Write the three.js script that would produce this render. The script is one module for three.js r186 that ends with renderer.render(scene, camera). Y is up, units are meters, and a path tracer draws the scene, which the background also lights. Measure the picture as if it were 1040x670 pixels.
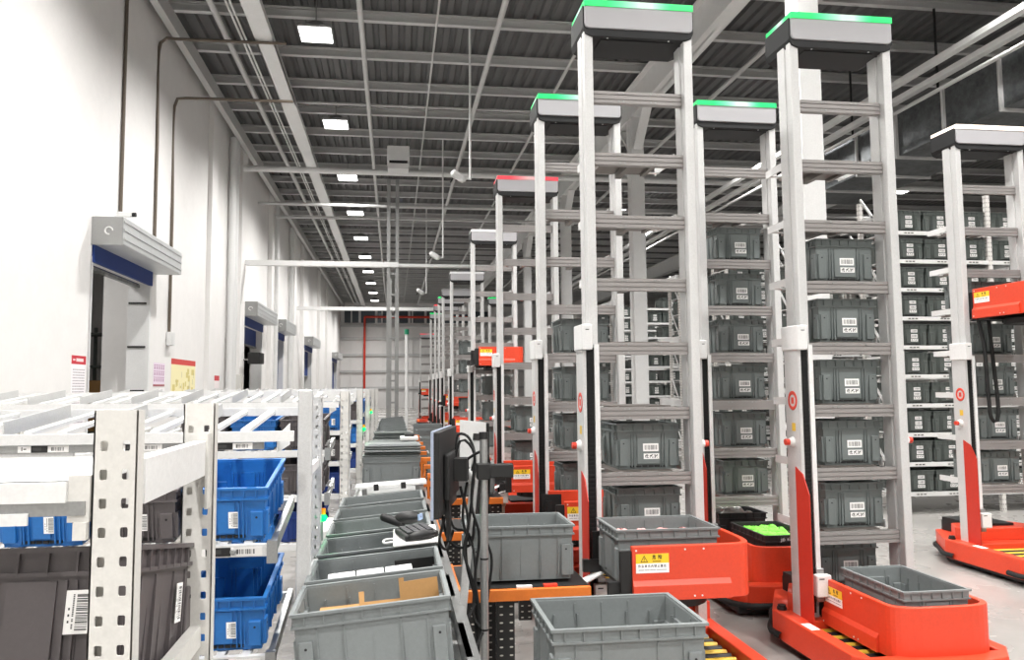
import * as THREE from 'three';
import { RoundedBoxGeometry } from 'three/addons/geometries/RoundedBoxGeometry.js';
import { mergeGeometries } from 'three/addons/utils/BufferGeometryUtils.js';
import { RectAreaLightUniformsLib } from 'three/addons/lights/RectAreaLightUniformsLib.js';

// ---------------------------------------------------------------- camera, exposure, lamps
const scene = new THREE.Scene();
scene.background = new THREE.Color(0x0a0a0a);
const EYE = 1.65, FOCAL = 760;
const camera = new THREE.PerspectiveCamera(2 * Math.atan(335 / FOCAL) * 180 / Math.PI, 1040 / 670, 0.05, 200);
camera.setViewOffset(1040, 670, 23, 0, 1040, 670);
{
  // aisle direction and world up as the lens sees them (measured from the vanishing points)
  const fwd = new THREE.Vector3(-97 / FOCAL, -58 / FOCAL, -1).normalize();
  const up = new THREE.Vector3(-0.0063, 1, 0);
  up.z = (up.x * fwd.x + up.y * fwd.y) / -fwd.z; up.normalize();
  const right = new THREE.Vector3().crossVectors(fwd, up);
  const m = new THREE.Matrix4().makeBasis(right, up, fwd.clone().negate()).transpose();
  camera.quaternion.setFromRotationMatrix(m);
  camera.position.set(0, EYE, 0);
}
const renderer = new THREE.WebGLRenderer({ antialias: true });
renderer.toneMapping = THREE.LinearToneMapping;
renderer.toneMappingExposure = 1.02;
renderer.shadowMap.enabled = true;
RectAreaLightUniformsLib.init();
const LAMP_POWER = 135;
const LAMP_COLOUR = 0xfffdfa;

// ---------------------------------------------------------------- helpers
let seed = 7;
const rnd = () => { seed = (seed * 1664525 + 1013904223) >>> 0; return seed / 4294967296; };
const rr = (a, b) => a + (b - a) * rnd();
const names = new Map();
const numbered = (n) => { const k = names.get(n) || 0; names.set(n, k + 1); return k ? n + '_' + String(k).padStart(3, '0') : n; };
const clean = (g) => {
  const o = g.index ? g.toNonIndexed() : g;
  for (const k of Object.keys(o.attributes)) if (!['position', 'normal', 'uv'].includes(k)) o.deleteAttribute(k);
  return o;
};
function boxUV(g) {
  const p = g.attributes.position, n = g.attributes.normal, uv = new Float32Array(p.count * 2);
  for (let i = 0; i < p.count; i++) {
    const ax = Math.abs(n.getX(i)), ay = Math.abs(n.getY(i)), az = Math.abs(n.getZ(i));
    if (ax >= ay && ax >= az) { uv[2 * i] = p.getZ(i); uv[2 * i + 1] = p.getY(i); }
    else if (ay >= az) { uv[2 * i] = p.getX(i); uv[2 * i + 1] = p.getZ(i); }
    else { uv[2 * i] = p.getX(i); uv[2 * i + 1] = p.getY(i); }
  }
  g.setAttribute('uv', new THREE.BufferAttribute(uv, 2));
  return g;
}
const merge = (list) => boxUV(list.length > 1 ? mergeGeometries(list.map(clean)) : clean(list[0]));
const bx = (x0, x1, y0, y1, z0, z1) => new THREE.BoxGeometry(Math.abs(x1 - x0), Math.abs(y1 - y0), Math.abs(z1 - z0)).translate((x0 + x1) / 2, (y0 + y1) / 2, (z0 + z1) / 2);
const rb = (x0, x1, y0, y1, z0, z1, r = 0.01, s = 2) => new RoundedBoxGeometry(Math.abs(x1 - x0), Math.abs(y1 - y0), Math.abs(z1 - z0), s, r).translate((x0 + x1) / 2, (y0 + y1) / 2, (z0 + z1) / 2);
function cyl(a, b, r, seg = 12, r2 = r) {
  const A = new THREE.Vector3(...a), Bv = new THREE.Vector3(...b), d = Bv.clone().sub(A);
  const g = new THREE.CylinderGeometry(r2, r, d.length(), seg);
  g.applyQuaternion(new THREE.Quaternion().setFromUnitVectors(new THREE.Vector3(0, 1, 0), d.clone().normalize()));
  return g.translate(...A.add(Bv).multiplyScalar(0.5).toArray());
}
function bar(a, b, w, h) {           // square bar between two points
  const A = new THREE.Vector3(...a), Bv = new THREE.Vector3(...b), d = Bv.clone().sub(A);
  const g = new THREE.BoxGeometry(w, h, d.length());
  const m = new THREE.Matrix4().lookAt(A, Bv, Math.abs(d.y) > 0.95 * d.length() ? new THREE.Vector3(1, 0, 0) : new THREE.Vector3(0, 1, 0));
  g.applyMatrix4(m);
  return g.translate(...A.add(Bv).multiplyScalar(0.5).toArray());
}
const tube = (pts, r, seg = 24, rad = 6) => new THREE.TubeGeometry(new THREE.CatmullRomCurve3(pts.map((p) => new THREE.Vector3(...p))), seg, r, rad);
const shape = (pts, holes = []) => { const s = new THREE.Shape(pts.map((p) => new THREE.Vector2(...p))); for (const h of holes) s.holes.push(new THREE.Path(h.map((p) => new THREE.Vector2(...p)))); return s; };
// extrude an outline given in plan (x, z) from y0 to y1
function plan(pts, y0, y1, holes = [], bevel = 0) {
  const f = (l) => l.map(([x, z]) => [x, -z]);
  const g = new THREE.ExtrudeGeometry(shape(f(pts), holes.map(f)), { depth: y1 - y0 - 2 * bevel, bevelEnabled: bevel > 0, bevelSize: bevel, bevelThickness: bevel, bevelSegments: 2, bevelOffset: -bevel });
  return g.rotateX(-Math.PI / 2).translate(0, y0 + bevel, 0);
}
// extrude an outline in elevation (x, y) along z
function elev(pts, z0, z1, holes = [], bevel = 0) {
  const g = new THREE.ExtrudeGeometry(shape(pts, holes), { depth: z1 - z0 - 2 * bevel, bevelEnabled: bevel > 0, bevelSize: bevel, bevelThickness: bevel, bevelSegments: 2, bevelOffset: -bevel });
  return g.translate(0, 0, z0 + bevel);
}
function mesh(name, geos, mat, parent) {
  const m = new THREE.Mesh(Array.isArray(geos) ? merge(geos) : geos, mat);
  m.name = parent ? name : numbered(name);
  m.castShadow = m.receiveShadow = true;
  (parent || scene).add(m);
  return m;
}
function flat(name, w, h, mat, parent, pos, rot = [0, 0, 0]) {   // a printed sheet with its own 0..1 uv and a little thickness
  const g = new THREE.BoxGeometry(w, h, 0.0012);
  const m = new THREE.Mesh(g, mat); m.name = parent ? name : numbered(name); m.castShadow = m.receiveShadow = true;
  m.position.set(...pos); m.rotation.set(...rot); (parent || scene).add(m); return m;
}
function tag(o, label, category, group) { o.userData = { label, category }; if (group) o.userData.group = group; return o; }
function thing(name, label, category, pos = [0, 0, 0], group) { const o = new THREE.Group(); o.name = numbered(name); o.position.set(...pos); scene.add(o); return tag(o, label, category, group); }
function struct(name, geos, mat) { const m = mesh(name, geos, mat); m.userData = { kind: 'structure' }; return m; }
function structGroup(name) { const o = new THREE.Group(); o.name = name; scene.add(o); o.userData = { kind: 'structure' }; return o; }
function copy(root, name, label, category, pos, group, rotY = 0) { const c = root.clone(); c.name = numbered(name); scene.add(c); c.position.set(...pos); c.rotation.set(0, rotY, 0); c.userData = {}; return tag(c, label, category, group); }

// ---------------------------------------------------------------- textures
const hash = (x, y, s) => { let h = (x * 374761393 + y * 668265263 + s * 974634777) | 0; h = Math.imul(h ^ (h >>> 13), 1274126177); return ((h ^ (h >>> 16)) >>> 0) / 4294967296; };
function vnoise(x, y, period, s) {
  const xi = Math.floor(x), yi = Math.floor(y), fx = x - xi, fy = y - yi, u = fx * fx * (3 - 2 * fx), v = fy * fy * (3 - 2 * fy);
  const w = (a) => ((a % period) + period) % period;
  const h = (a, b) => hash(w(a), w(b), s);
  return (h(xi, yi) * (1 - u) + h(xi + 1, yi) * u) * (1 - v) + (h(xi, yi + 1) * (1 - u) + h(xi + 1, yi + 1) * u) * v;
}
function noiseTex(size, layers, lo, hi, metres, srgb, tint = [1, 1, 1]) {
  const d = new Uint8Array(size * size * 4);
  for (let y = 0; y < size; y++) for (let x = 0; x < size; x++) {
    let v = 0, t = 0;
    layers.forEach(([cells, amp, stretch = 1], k) => { v += amp * vnoise(x / size * cells, y / size * cells * stretch, cells * Math.max(1, stretch), k + 3); t += amp; });
    v = lo + (hi - lo) * v / t;
    for (let c = 0; c < 3; c++) d[4 * (y * size + x) + c] = Math.max(0, Math.min(255, v * tint[c]));
    d[4 * (y * size + x) + 3] = 255;
  }
  const tx = new THREE.DataTexture(d, size, size); tx.wrapS = tx.wrapT = THREE.RepeatWrapping; tx.magFilter = THREE.LinearFilter;
  tx.repeat.set(1 / metres, 1 / metres); if (srgb) tx.colorSpace = THREE.SRGBColorSpace; tx.needsUpdate = true; return tx;
}
const T = {
  floor: noiseTex(512, [[4, 0.6], [11, 0.7], [40, 0.6], [160, 0.5]], 222, 255, 6, true),
  floorR: noiseTex(256, [[5, 1], [17, 1], [60, 0.6]], 110, 230, 5, false),
  wall: noiseTex(256, [[3, 1], [30, 0.4], [128, 0.3]], 240, 255, 5, true),
  grain: noiseTex(256, [[6, 0.5], [64, 0.8], [200, 1]], 236, 255, 0.6, true),
  brush: noiseTex(256, [[5, 0.6, 1], [128, 1, 1]], 232, 255, 0.5, true),
  fine: noiseTex(256, [[90, 1], [200, 1]], 90, 165, 0.25, false),
  zinc: noiseTex(256, [[6, 1], [24, 1], [70, 0.6]], 150, 255, 1.6, true),
};
function canvasTex(w, h, draw) {
  const c = document.createElement('canvas'); c.width = w; c.height = h; const x = c.getContext('2d'); draw(x, w, h);
  const t = new THREE.CanvasTexture(c); t.colorSpace = THREE.SRGBColorSpace; t.anisotropy = 4; return t;
}
const std = (color, roughness = 0.6, metalness = 0, extra = {}) => new THREE.MeshStandardMaterial({ color, roughness, metalness, ...extra });
const M = {
  white: std(0xe4e4e3, 0.45, 0, { map: T.grain }),
  post: std(0xd8d6d1, 0.4, 0, { map: T.grain }),
  alu: std(0xd3d3d2, 0.4, 0.2, { map: T.brush }),
  aluBar: std(0x969290, 0.45, 0.25),
  steel: std(0xa9aaa9, 0.35, 0.7, { map: T.brush }),
  zinc: std(0xb9bcbc, 0.38, 0.75, { map: T.zinc }),
  orange: std(0xdf4628, 0.42, 0, { map: T.grain }),
  red: std(0xc2301f, 0.45, 0, { map: T.grain }),
  beamOrange: std(0xdc7628, 0.5, 0, { map: T.grain }),
  black: std(0x171717, 0.55, 0),
  rubber: std(0x101010, 0.8, 0),
  tray: std(0x77706b, 0.45, 0.3, { map: T.brush }),
  headGrey: std(0xa9a8ab, 0.42, 0),
  headBlack: std(0x0d0e10, 0.6, 0),
  tote: std(0x7d8282, 0.5, 0, { map: T.grain, bumpMap: T.fine, bumpScale: 0.0004 }),
  toteRobot: std(0x717877, 0.5, 0, { map: T.grain }),
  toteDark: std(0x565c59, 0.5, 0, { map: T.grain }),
  toteBrown: std(0x5c5657, 0.42, 0, { map: T.grain }),
  toteBlack: std(0x363536, 0.5, 0, { map: T.grain }),
  blue: std(0x2570ba, 0.42, 0, { map: T.grain }),
  navy: std(0x1c3a80, 0.6, 0, { map: T.grain }),
  yellow: std(0xd9b23c, 0.5, 0),
  card: std(0xb98d58, 0.8, 0, { map: T.grain }),
  paper: std(0xf0efec, 0.8, 0),
  green: std(0x7fe04a, 0.6, 0),
  pink: std(0xe2a8a4, 0.7, 0),
  redPlastic: std(0xd4402c, 0.4, 0),
  floor: std(0xa5a29e, 0.4, 0, { map: T.floor, roughnessMap: T.floorR }),
  wall: std(0xebe9e7, 0.75, 0, { map: T.wall }),
  deck: std(0x636363, 0.7, 0, { map: T.grain }),
  purlin: std(0xcacac9, 0.6, 0, { map: T.grain }),
  boxZinc: std(0xd4d6d6, 0.4, 0.3, { map: T.brush }),
  duct: std(0x84888a, 0.4, 0.7, { map: T.zinc }),
  lampBody: std(0x8b8b8b, 0.5, 0.4),
  lampGlow: new THREE.MeshStandardMaterial({ color: 0xffffff, emissive: LAMP_COLOUR, emissiveIntensity: 6 }),
  screen: std(0x9db4d4, 0.3, 0),
};
M.roller = std(0x8d9092, 0.35, 0.6);

// labels -----------------------------------------------------------
function bars(x, x0, y0, w, h, n, s) { x.fillStyle = '#222'; let p = x0, k = 0; while (p < x0 + w) { const b = 1 + Math.floor(hash(k, s, 5) * n); if (k % 2 === 0) x.fillRect(p, y0, Math.min(b, x0 + w - p), h); p += b; k++; } }
const barcode = new THREE.MeshStandardMaterial({ roughness: 0.6, map: canvasTex(128, 72, (x, w, h) => { x.fillStyle = '#f1f0ee'; x.fillRect(0, 0, w, h); bars(x, 12, 14, 104, 44, 4, 1); }) });
const codeTag = new THREE.MeshStandardMaterial({ roughness: 0.6, map: canvasTex(160, 56, (x, w, h) => {
  x.fillStyle = '#efeeec'; x.fillRect(0, 0, w, h); x.fillStyle = '#333';
  for (let b = 0; b < 3; b++) for (let i = 0; i < 6; i++) for (let j = 0; j < 5; j++) if (hash(i + 7 * b, j, 9) > 0.42 && b !== 1 || (b === 1 && hash(i, j, 2) > 0.6)) x.fillRect(14 + b * 48 + i * 6, 10 + j * 7, 6, 7);
}) });
const tallCode = new THREE.MeshStandardMaterial({ roughness: 0.6, map: canvasTex(96, 150, (x, w, h) => {
  x.fillStyle = '#f2f1ef'; x.fillRect(0, 0, w, h); x.fillStyle = '#222';
  let p = 14, k = 0; while (p < 136) { const b = 1 + Math.floor(hash(k, 4, 8) * 4); if (k % 2 === 0) x.fillRect(40, p, 44, b); p += b; k++; }
  for (let i = 0; i < 20; i++) if (hash(i, 3, 3) > 0.3) x.fillRect(26, 14 + i * 6, 6, 4);
  for (let i = 0; i < 3; i++) x.fillRect(11, 60 + i * 22, 6, 8);
}) });
const stripTex = new THREE.MeshStandardMaterial({ roughness: 0.6, map: canvasTex(256, 36, (x, w, h) => {
  x.fillStyle = '#e9e7e5'; x.fillRect(0, 0, w, h); x.fillStyle = '#1b1b1b'; x.fillRect(66, 0, 84, h); x.fillStyle = '#3a3a3a'; x.fillRect(74, 8, 44, 18); bars(x, 168, 8, 66, 20, 4, 6); x.fillStyle = '#222'; x.fillRect(18, 6, 5, 20); x.fillRect(28, 14, 14, 6);
}) });
const shelfTag = new THREE.MeshStandardMaterial({ roughness: 0.6, map: canvasTex(128, 32, (x, w, h) => { x.fillStyle = '#d6d5d2'; x.fillRect(0, 0, w, h); x.fillStyle = '#333'; for (let i = 0; i < 3; i++) x.fillRect(12 + i * 38, 9, 28, 14); }) });
// Chinese characters drawn stroke by stroke on a 0..10 grid (no such font is at hand)
const GLYPH = {
  wei: [[4, 0, 2, 3], [4, 1.4, 7, 1.4, 6, 3], [1, 3.2, 9, 3.2], [2, 3.2, 2, 7, 0.6, 10], [4, 5, 7.4, 5, 7.4, 7.2, 6, 7.2], [4, 5, 4, 9.4, 9, 9.4, 9, 8]],
  xian: [[0.8, 0.6, 0.8, 10], [0.8, 0.6, 3, 0.6, 1.8, 3.4, 3, 5.4, 1.2, 6], [6.4, 0, 3.4, 3.6], [6.4, 0, 9.8, 3.6], [5, 3.6, 8, 3.6], [4.4, 5.4, 5, 8], [6.4, 5, 6.8, 7.6], [9, 5, 7.8, 8.6], [3.6, 9.4, 9.8, 9.4]],
  zuo: [[2.6, 0, 0.4, 4], [1.8, 2.6, 1.8, 10], [5, 0, 3.4, 3.6], [4.6, 2.2, 9.8, 2.2], [6.2, 2.2, 6.2, 10], [6.2, 4.8, 9, 4.8], [6.2, 7.2, 9, 7.2]],
  ye: [[3.6, 0, 3.6, 9], [6.4, 0, 6.4, 9], [1, 3, 2.2, 6.6], [9, 3, 7.8, 6.6], [0.4, 9.2, 9.6, 9.2]],
  dan: [[3, 0, 4, 1.6], [7, 0, 6, 1.6], [2, 2, 8, 2, 8, 6, 2, 6, 2, 2], [2, 4, 8, 4], [0.4, 7.8, 9.6, 7.8], [5, 2, 5, 10]],
  yuan: [[2, 1, 8, 1], [0.6, 3.8, 9.4, 3.8], [3.6, 3.8, 3.2, 7, 0.8, 10], [6.4, 3.8, 6.4, 9.2, 9.6, 9.2, 9.6, 7.4]],
  nei: [[1, 2.6, 1, 10], [1, 2.6, 9, 2.6, 9, 9.6, 7.6, 9.6], [5, 0, 5, 3, 2.6, 7.4], [5, 4.4, 7.4, 7]],
  jin: [[0.4, 1.4, 4.6, 1.4], [2.4, 0, 2.4, 4.4], [2.4, 1.6, 0.4, 4], [5.4, 1.4, 9.6, 1.4], [7.4, 0, 7.4, 4.4], [7.4, 1.6, 9.6, 4], [2, 5.2, 8, 5.2], [0.6, 6.8, 9.4, 6.8], [5, 6.8, 5, 10], [3, 7.8, 1.6, 9.6], [7, 7.8, 8.4, 9.6]],
  zhi: [[5.4, 0, 5.4, 9.4], [5.4, 4, 9, 4], [2.2, 3, 2.2, 9.4], [0.4, 9.4, 9.6, 9.4]],
  kao: [[2.4, 0.4, 1.2, 2.4], [1.6, 1.2, 8.4, 1.2], [5, 0, 5, 2.8], [0.6, 2.8, 9.4, 2.8], [2.4, 3.8, 7.6, 3.8, 7.6, 5, 2.4, 5, 2.4, 3.8], [4, 5.4, 4, 10], [6, 5.4, 6, 10], [1.4, 6.4, 4, 6.4], [1.2, 7.8, 4, 7.8], [0.8, 9.2, 4, 9.2], [6, 6.4, 8.6, 6.4], [6, 7.8, 8.8, 7.8], [6, 9.2, 9.2, 9.2]],
  jinn: [[1, 0.4, 2.2, 1.8], [0.6, 3.6, 2.4, 3.6, 2.4, 8, 0.4, 9.4], [2.4, 8, 4.6, 9.6, 9.8, 9.6], [8.4, 0.2, 4.4, 1], [4.4, 1, 4.4, 5, 3.4, 8], [4.4, 3.4, 9.4, 3.4], [7.2, 3.4, 7.2, 8.4]],
};
function glyph(x, id, px, py, s, lw) { x.lineWidth = lw; x.lineCap = 'square'; for (const st of GLYPH[id]) { x.beginPath(); for (let i = 0; i < st.length; i += 2) x[i ? 'lineTo' : 'moveTo'](px + st[i] * s / 10, py + st[i + 1] * s / 10); x.stroke(); } }
const dangerLabel = new THREE.MeshStandardMaterial({ roughness: 0.5, map: canvasTex(384, 210, (x, w, h) => {
  x.fillStyle = '#f4f2ef'; x.fillRect(0, 0, w, h); x.fillStyle = '#f6c92a'; x.fillRect(0, 0, w, 104);
  x.strokeStyle = '#3a3018'; x.lineWidth = 7; x.beginPath(); x.moveTo(96, 22); x.lineTo(134, 88); x.lineTo(58, 88); x.closePath(); x.stroke();
  x.fillStyle = '#3a3018'; x.fillRect(92, 44, 8, 22); x.fillRect(92, 72, 8, 8);
  x.strokeStyle = '#201a10'; glyph(x, 'wei', 190, 14, 44, 6); glyph(x, 'xian', 258, 14, 44, 6);
  x.fillStyle = '#201a10'; x.font = 'bold 24px sans-serif'; x.fillText('DANGER', 192, 92);
  x.strokeStyle = '#26242a'; ['zuo', 'ye', 'dan', 'yuan', 'nei', 'jin', 'zhi', 'kao', 'jinn'].forEach((g, i) => glyph(x, g, 26 + i * 37, 120, 28, 3.6));
  x.fillStyle = '#77747c'; for (let i = 0; i < 52; i++) if (hash(i, 1, 4) > 0.16) x.fillRect(30 + i * 6.3, 172, 4.6, 9);
}) });

// ---------------------------------------------------------------- the hall
const WX = -4.2, CEIL = 8.55, FAR = -60, RIGHT = 26, BACK = 9;
struct('floor', [bx(-10.5, RIGHT, -0.2, 0, FAR, BACK)], M.floor);
{
  // left wall in pieces around the dock openings, with pilasters
  const doors = [[-10.95, -13.5], [-21.4, -24.6], [-27.0, -29.3], [-36.0, -39.2], [-52, -56]];
  const H = 3.45, parts = []; let z = BACK;
  for (const [a, b] of doors) { parts.push(bx(WX - 0.36, WX, 0, CEIL + 0.2, a, z), bx(WX - 0.36, WX, H, CEIL + 0.2, b, a)); z = b; }
  parts.push(bx(WX - 0.36, WX, 0, CEIL + 0.2, FAR, z));
  for (const [p, w, d] of [[-17.6, 0.5, 0.1], [-20.7, 0.6, 0.16], [-25.8, 0.5, 0.14], [-31.5, 0.6, 0.16], [-34.6, 0.5, 0.14], [-42, 0.6, 0.16], [-47, 0.5, 0.14]]) parts.push(bx(WX, WX + d, 0, CEIL, p - w / 2, p + w / 2));
  parts.push(bx(WX, WX + 0.02, 0, CEIL, -10.93, BACK - 0.01));          // the nearer stretch stands slightly forward
  struct('wall_left', parts, M.wall);
  const far = structGroup('wall_far');
  mesh('panel', [bx(-10.5, RIGHT, 0, CEIL + 0.2, FAR - 0.3, FAR)], M.wall, far);
  const girt = merge([bx(WX, RIGHT, -0.09, 0.09, 0, 0.18)]);
  for (const y of [1.6, 2.9, 4.2, 5.5, 6.5]) mesh('girt', girt, M.purlin, far).position.set(0, y, FAR);
  for (let i = 0; i < 12; i++) mesh('stud', [bx(-3.4 + i * 2.4, -3.3 + i * 2.4, 0, CEIL, FAR, FAR + 0.1)], M.wall, far);
  for (let i = 0; i < 9; i++) mesh('pane', [bx(-3.9 + i * 1.3, -2.8 + i * 1.3, 6.75, 7.7, FAR, FAR + 0.06)], std(0x596066, 0.15, 0.2), far);
  mesh('fire_pipe', [cyl([-2.3, 0, FAR + 0.35], [-2.3, 7.2, FAR + 0.35], 0.09), cyl([-2.3, 7.2, FAR + 0.35], [6, 7.2, FAR + 0.35], 0.09)], M.redPlastic, far);
  struct('wall_right', [bx(RIGHT, RIGHT + 0.3, 0, CEIL + 0.2, FAR, BACK)], M.wall);
  struct('wall_back', [bx(-10.5, RIGHT, 0, CEIL + 0.2, BACK, BACK + 0.3)], M.wall);
  struct('wall_dock', [bx(-10.8, -10.5, 0, CEIL + 0.2, FAR, BACK), bx(-5.08, WX - 0.36, 0, 5, -14.1, -13.85), bx(-10.5, WX - 0.36, 0, 5, -9.6, -9.4), bx(-10.5, -5.9, 0, 5, -20, -19.8)], M.wall);
}
{
  const ceiling = structGroup('ceiling');
  // profiled steel deck: trapezoid ribs that run along the hall
  const p = 0.25, pos = [], prof = [];
  for (let x = -10.8; x < RIGHT + 0.3; x += p) prof.push([x, 0], [x + 0.11, 0], [x + 0.14, 0.06], [x + 0.22, 0.06]);
  prof.push([RIGHT + 0.3, 0]);
  for (let i = 0; i + 1 < prof.length; i++) {
    const [x0, y0] = prof[i], [x1, y1] = prof[i + 1];
    pos.push(x0, y0, BACK, x0, y0, FAR, x1, y1, FAR, x0, y0, BACK, x1, y1, FAR, x1, y1, BACK);
  }
  const g = new THREE.BufferGeometry(); g.setAttribute('position', new THREE.Float32BufferAttribute(pos, 3)); g.computeVertexNormals(); g.translate(0, CEIL, 0);
  const dk = M.deck.clone(); dk.side = THREE.DoubleSide;
  mesh('roof_deck', [g], dk, ceiling);
  mesh('roof_slab', [bx(-10.8, RIGHT + 0.3, CEIL + 0.08, CEIL + 0.2, FAR - 0.3, BACK + 0.3)], M.deck, ceiling);
  const pur = merge([bx(-10.5, RIGHT, 0.17, 0.19, -0.045, 0.045), bx(-10.5, RIGHT, 0, 0.19, -0.055, -0.04), bx(-10.5, RIGHT, 0, 0.018, -0.05, 0.05)]);
  for (let z = 7.4; z > FAR; z -= 1.6) mesh('purlin', pur, M.purlin, ceiling).position.set(0, CEIL - 0.2, z - 0.06);
  // main girder on the columns, with haunches
  for (const gx of [5.36, 14.5]) mesh('girder', [bx(gx - 0.14, gx + 0.14, CEIL - 0.92, CEIL - 0.89, FAR, BACK), bx(gx - 0.012, gx + 0.012, CEIL - 0.92, CEIL - 0.2, FAR, BACK), bx(gx - 0.14, gx + 0.14, CEIL - 0.23, CEIL - 0.2, FAR, BACK)], M.white, ceiling);
  mesh('eaves_angle', [bx(WX + 0.17, WX + 0.3, CEIL - 0.5, CEIL - 0.2, FAR, BACK)], M.purlin, ceiling);
}
// columns
[[-9.0, 'white steel column rising behind the frontmost right-hand robot mast'], [-15.9, 'white steel column seen through the empty trays of the nearest robot'], [-22.8, 'third white steel column along the roof girder, seen beside a distant mast'], [-29.7, 'fourth white steel column far down the roof girder']].forEach(([z, label]) => {
  const c = thing('steel_column', label, 'column', [5.36, 0, z], 'columns under the roof girder');
  mesh('shaft', [bx(-0.145, 0.145, 0, CEIL - 0.92, 0.13, 0.15), bx(-0.145, 0.145, 0, CEIL - 0.92, -0.15, -0.13), bx(-0.01, 0.01, 0, CEIL - 0.92, -0.13, 0.13)], M.white, c);
  mesh('base_plate', [bx(-0.22, 0.22, 0, 0.03, -0.22, 0.22)], M.white, c);
  mesh('haunch', [bar([0, 6.9, 0.15], [0, CEIL - 0.93, 0.85], 0.2, 0.05), bar([0, 6.9, -0.15], [0, CEIL - 0.93, -0.85], 0.2, 0.05)], M.white, c);
});

// high bay lamps: a glowing lens and a wide beam of its size just below
const lampBody = merge([new THREE.CylinderGeometry(0.16, 0.26, 0.16, 16).translate(0, 0.1, 0), rb(-0.31, 0.31, 0, 0.06, -0.31, 0.31, 0.02)]);
const lampLens = merge([rb(-0.28, 0.28, -0.025, 0.002, -0.28, 0.28, 0.01)]);
const lampRod = merge([new THREE.CylinderGeometry(0.012, 0.012, 0.55, 6).translate(0, 0.42, 0)]);
function lamp(x, z, label, power = LAMP_POWER) {
  const l = thing('high_bay_lamp', label, 'lamp', [x, 7.98, z], 'high bay lamps');
  mesh('housing', lampBody, M.lampBody, l); mesh('lens', lampLens, M.lampGlow, l); mesh('hanger', lampRod, M.steel, l);
  const a = new THREE.SpotLight(LAMP_COLOUR, power, 0, Math.PI * 0.42, 0.6, 2); a.position.set(0, -0.06, 0); a.target.position.set(0, -3, 0); a.shadow.radius = 10; a.castShadow = true; l.add(a, a.target); a.target.name = 'aim';
}
const ord = ['first', 'second', 'third', 'fourth', 'fifth', 'sixth', 'seventh', 'eighth', 'ninth', 'tenth', 'eleventh', 'twelfth', 'thirteenth', 'fourteenth'];
for (const z of [5, 0.4, -4.2, -8.8]) lamp(-1.41, z, 'high bay lamp over the put wall, above the top of the picture');
for (let k = 0; k < 10; k++) lamp(-1.41, -13.3 - 4.65 * k, k === 0 ? 'biggest bright lamp in view, beside the cable tray' : `bright ceiling lamp, ${ord[k]} along the row beside the cable tray`);
for (const x of [4.0, 8.2]) for (const z of [5, 0.4, -4.2, -8.6]) lamp(x, z, 'high bay lamp over the robot lanes, above the top of the picture');
lamp(16.5, -22.3, 'bright ceiling lamp seen right of the frontmost right-hand mast');
lamp(16.5, -13.0, 'high bay lamp over the racks, hidden behind the air duct');
lamp(8.0, -26, 'high bay lamp over the racks, hidden behind robot heads', 220); lamp(8.0, -17, 'high bay lamp over the near racks, hidden behind a robot head', 220);

// pipes, trays and ducts below the roof, all run along the hall
const alongZ = (name, label, cat, geo, mat) => tag(mesh(name, geo, mat), label, cat);
alongZ('cable_tray', 'wide pale cable tray under the roof beside the wall', 'cable tray', [bx(-2.52, -2.2, 7.96, 7.98, FAR + 1, 6), bx(-2.52, -2.5, 7.96, 8.08, FAR + 1, 6), bx(-2.22, -2.2, 7.96, 8.08, FAR + 1, 6)], M.white);
alongZ('sprinkler_pipe', 'grey pipe under the roof between wall and cable tray', 'pipe', [cyl([-3.1, 8.15, FAR + 1], [-3.1, 8.15, 6], 0.055)], M.purlin);
alongZ('conduit', 'pair of thin conduits beside the cable tray', 'conduit', [cyl([-2.72, 8.05, FAR + 1], [-2.72, 8.05, 6], 0.02, 8), cyl([-2.79, 8.05, FAR + 1], [-2.79, 8.05, 6], 0.02, 8)], M.white);
alongZ('sprinkler_pipe', 'grey pipe under the roof right of the lamp row', 'pipe', [cyl([-0.6, 8.12, FAR + 1], [-0.6, 8.12, 6], 0.05)], M.purlin);
alongZ('sprinkler_pipe', 'grey pipe under the roof above the robot lane', 'pipe', [cyl([1.85, 8.12, FAR + 1], [1.85, 8.12, 6], 0.055)], M.purlin);
alongZ('sprinkler_pipe', 'thin grey pipe under the roof between two robot lanes', 'pipe', [cyl([3.5, 8.12, FAR + 1], [3.5, 8.12, 6], 0.035)], M.purlin);
alongZ('sprinkler_pipe', 'grey pipe under the roof beyond the column line', 'pipe', [cyl([7.1, 8.12, FAR + 1], [7.1, 8.12, 6], 0.05)], M.purlin);
alongZ('cable', 'thin cable slung along the roof left of the robot lane', 'cable', [cyl([0.75, 8.2, FAR + 1], [0.75, 8.2, 4], 0.022, 8)], M.purlin);
for (const [x, y, l] of [[9.02, 7.06, 'upper'], [9.3, 6.92, 'lower']]) alongZ('lighting_trunking', `long white trunking at upper right, the ${l} of the pair`, 'trunking', [rb(x - 0.07, x + 0.07, y - 0.05, y + 0.05, -40, 2, 0.01)], M.white);
alongZ('sprinkler_pipe', 'thin dark grey pipe under the white trunking pair', 'pipe', [cyl([9.15, 6.62, -40], [9.15, 6.62, 2], 0.035)], M.purlin);
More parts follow.
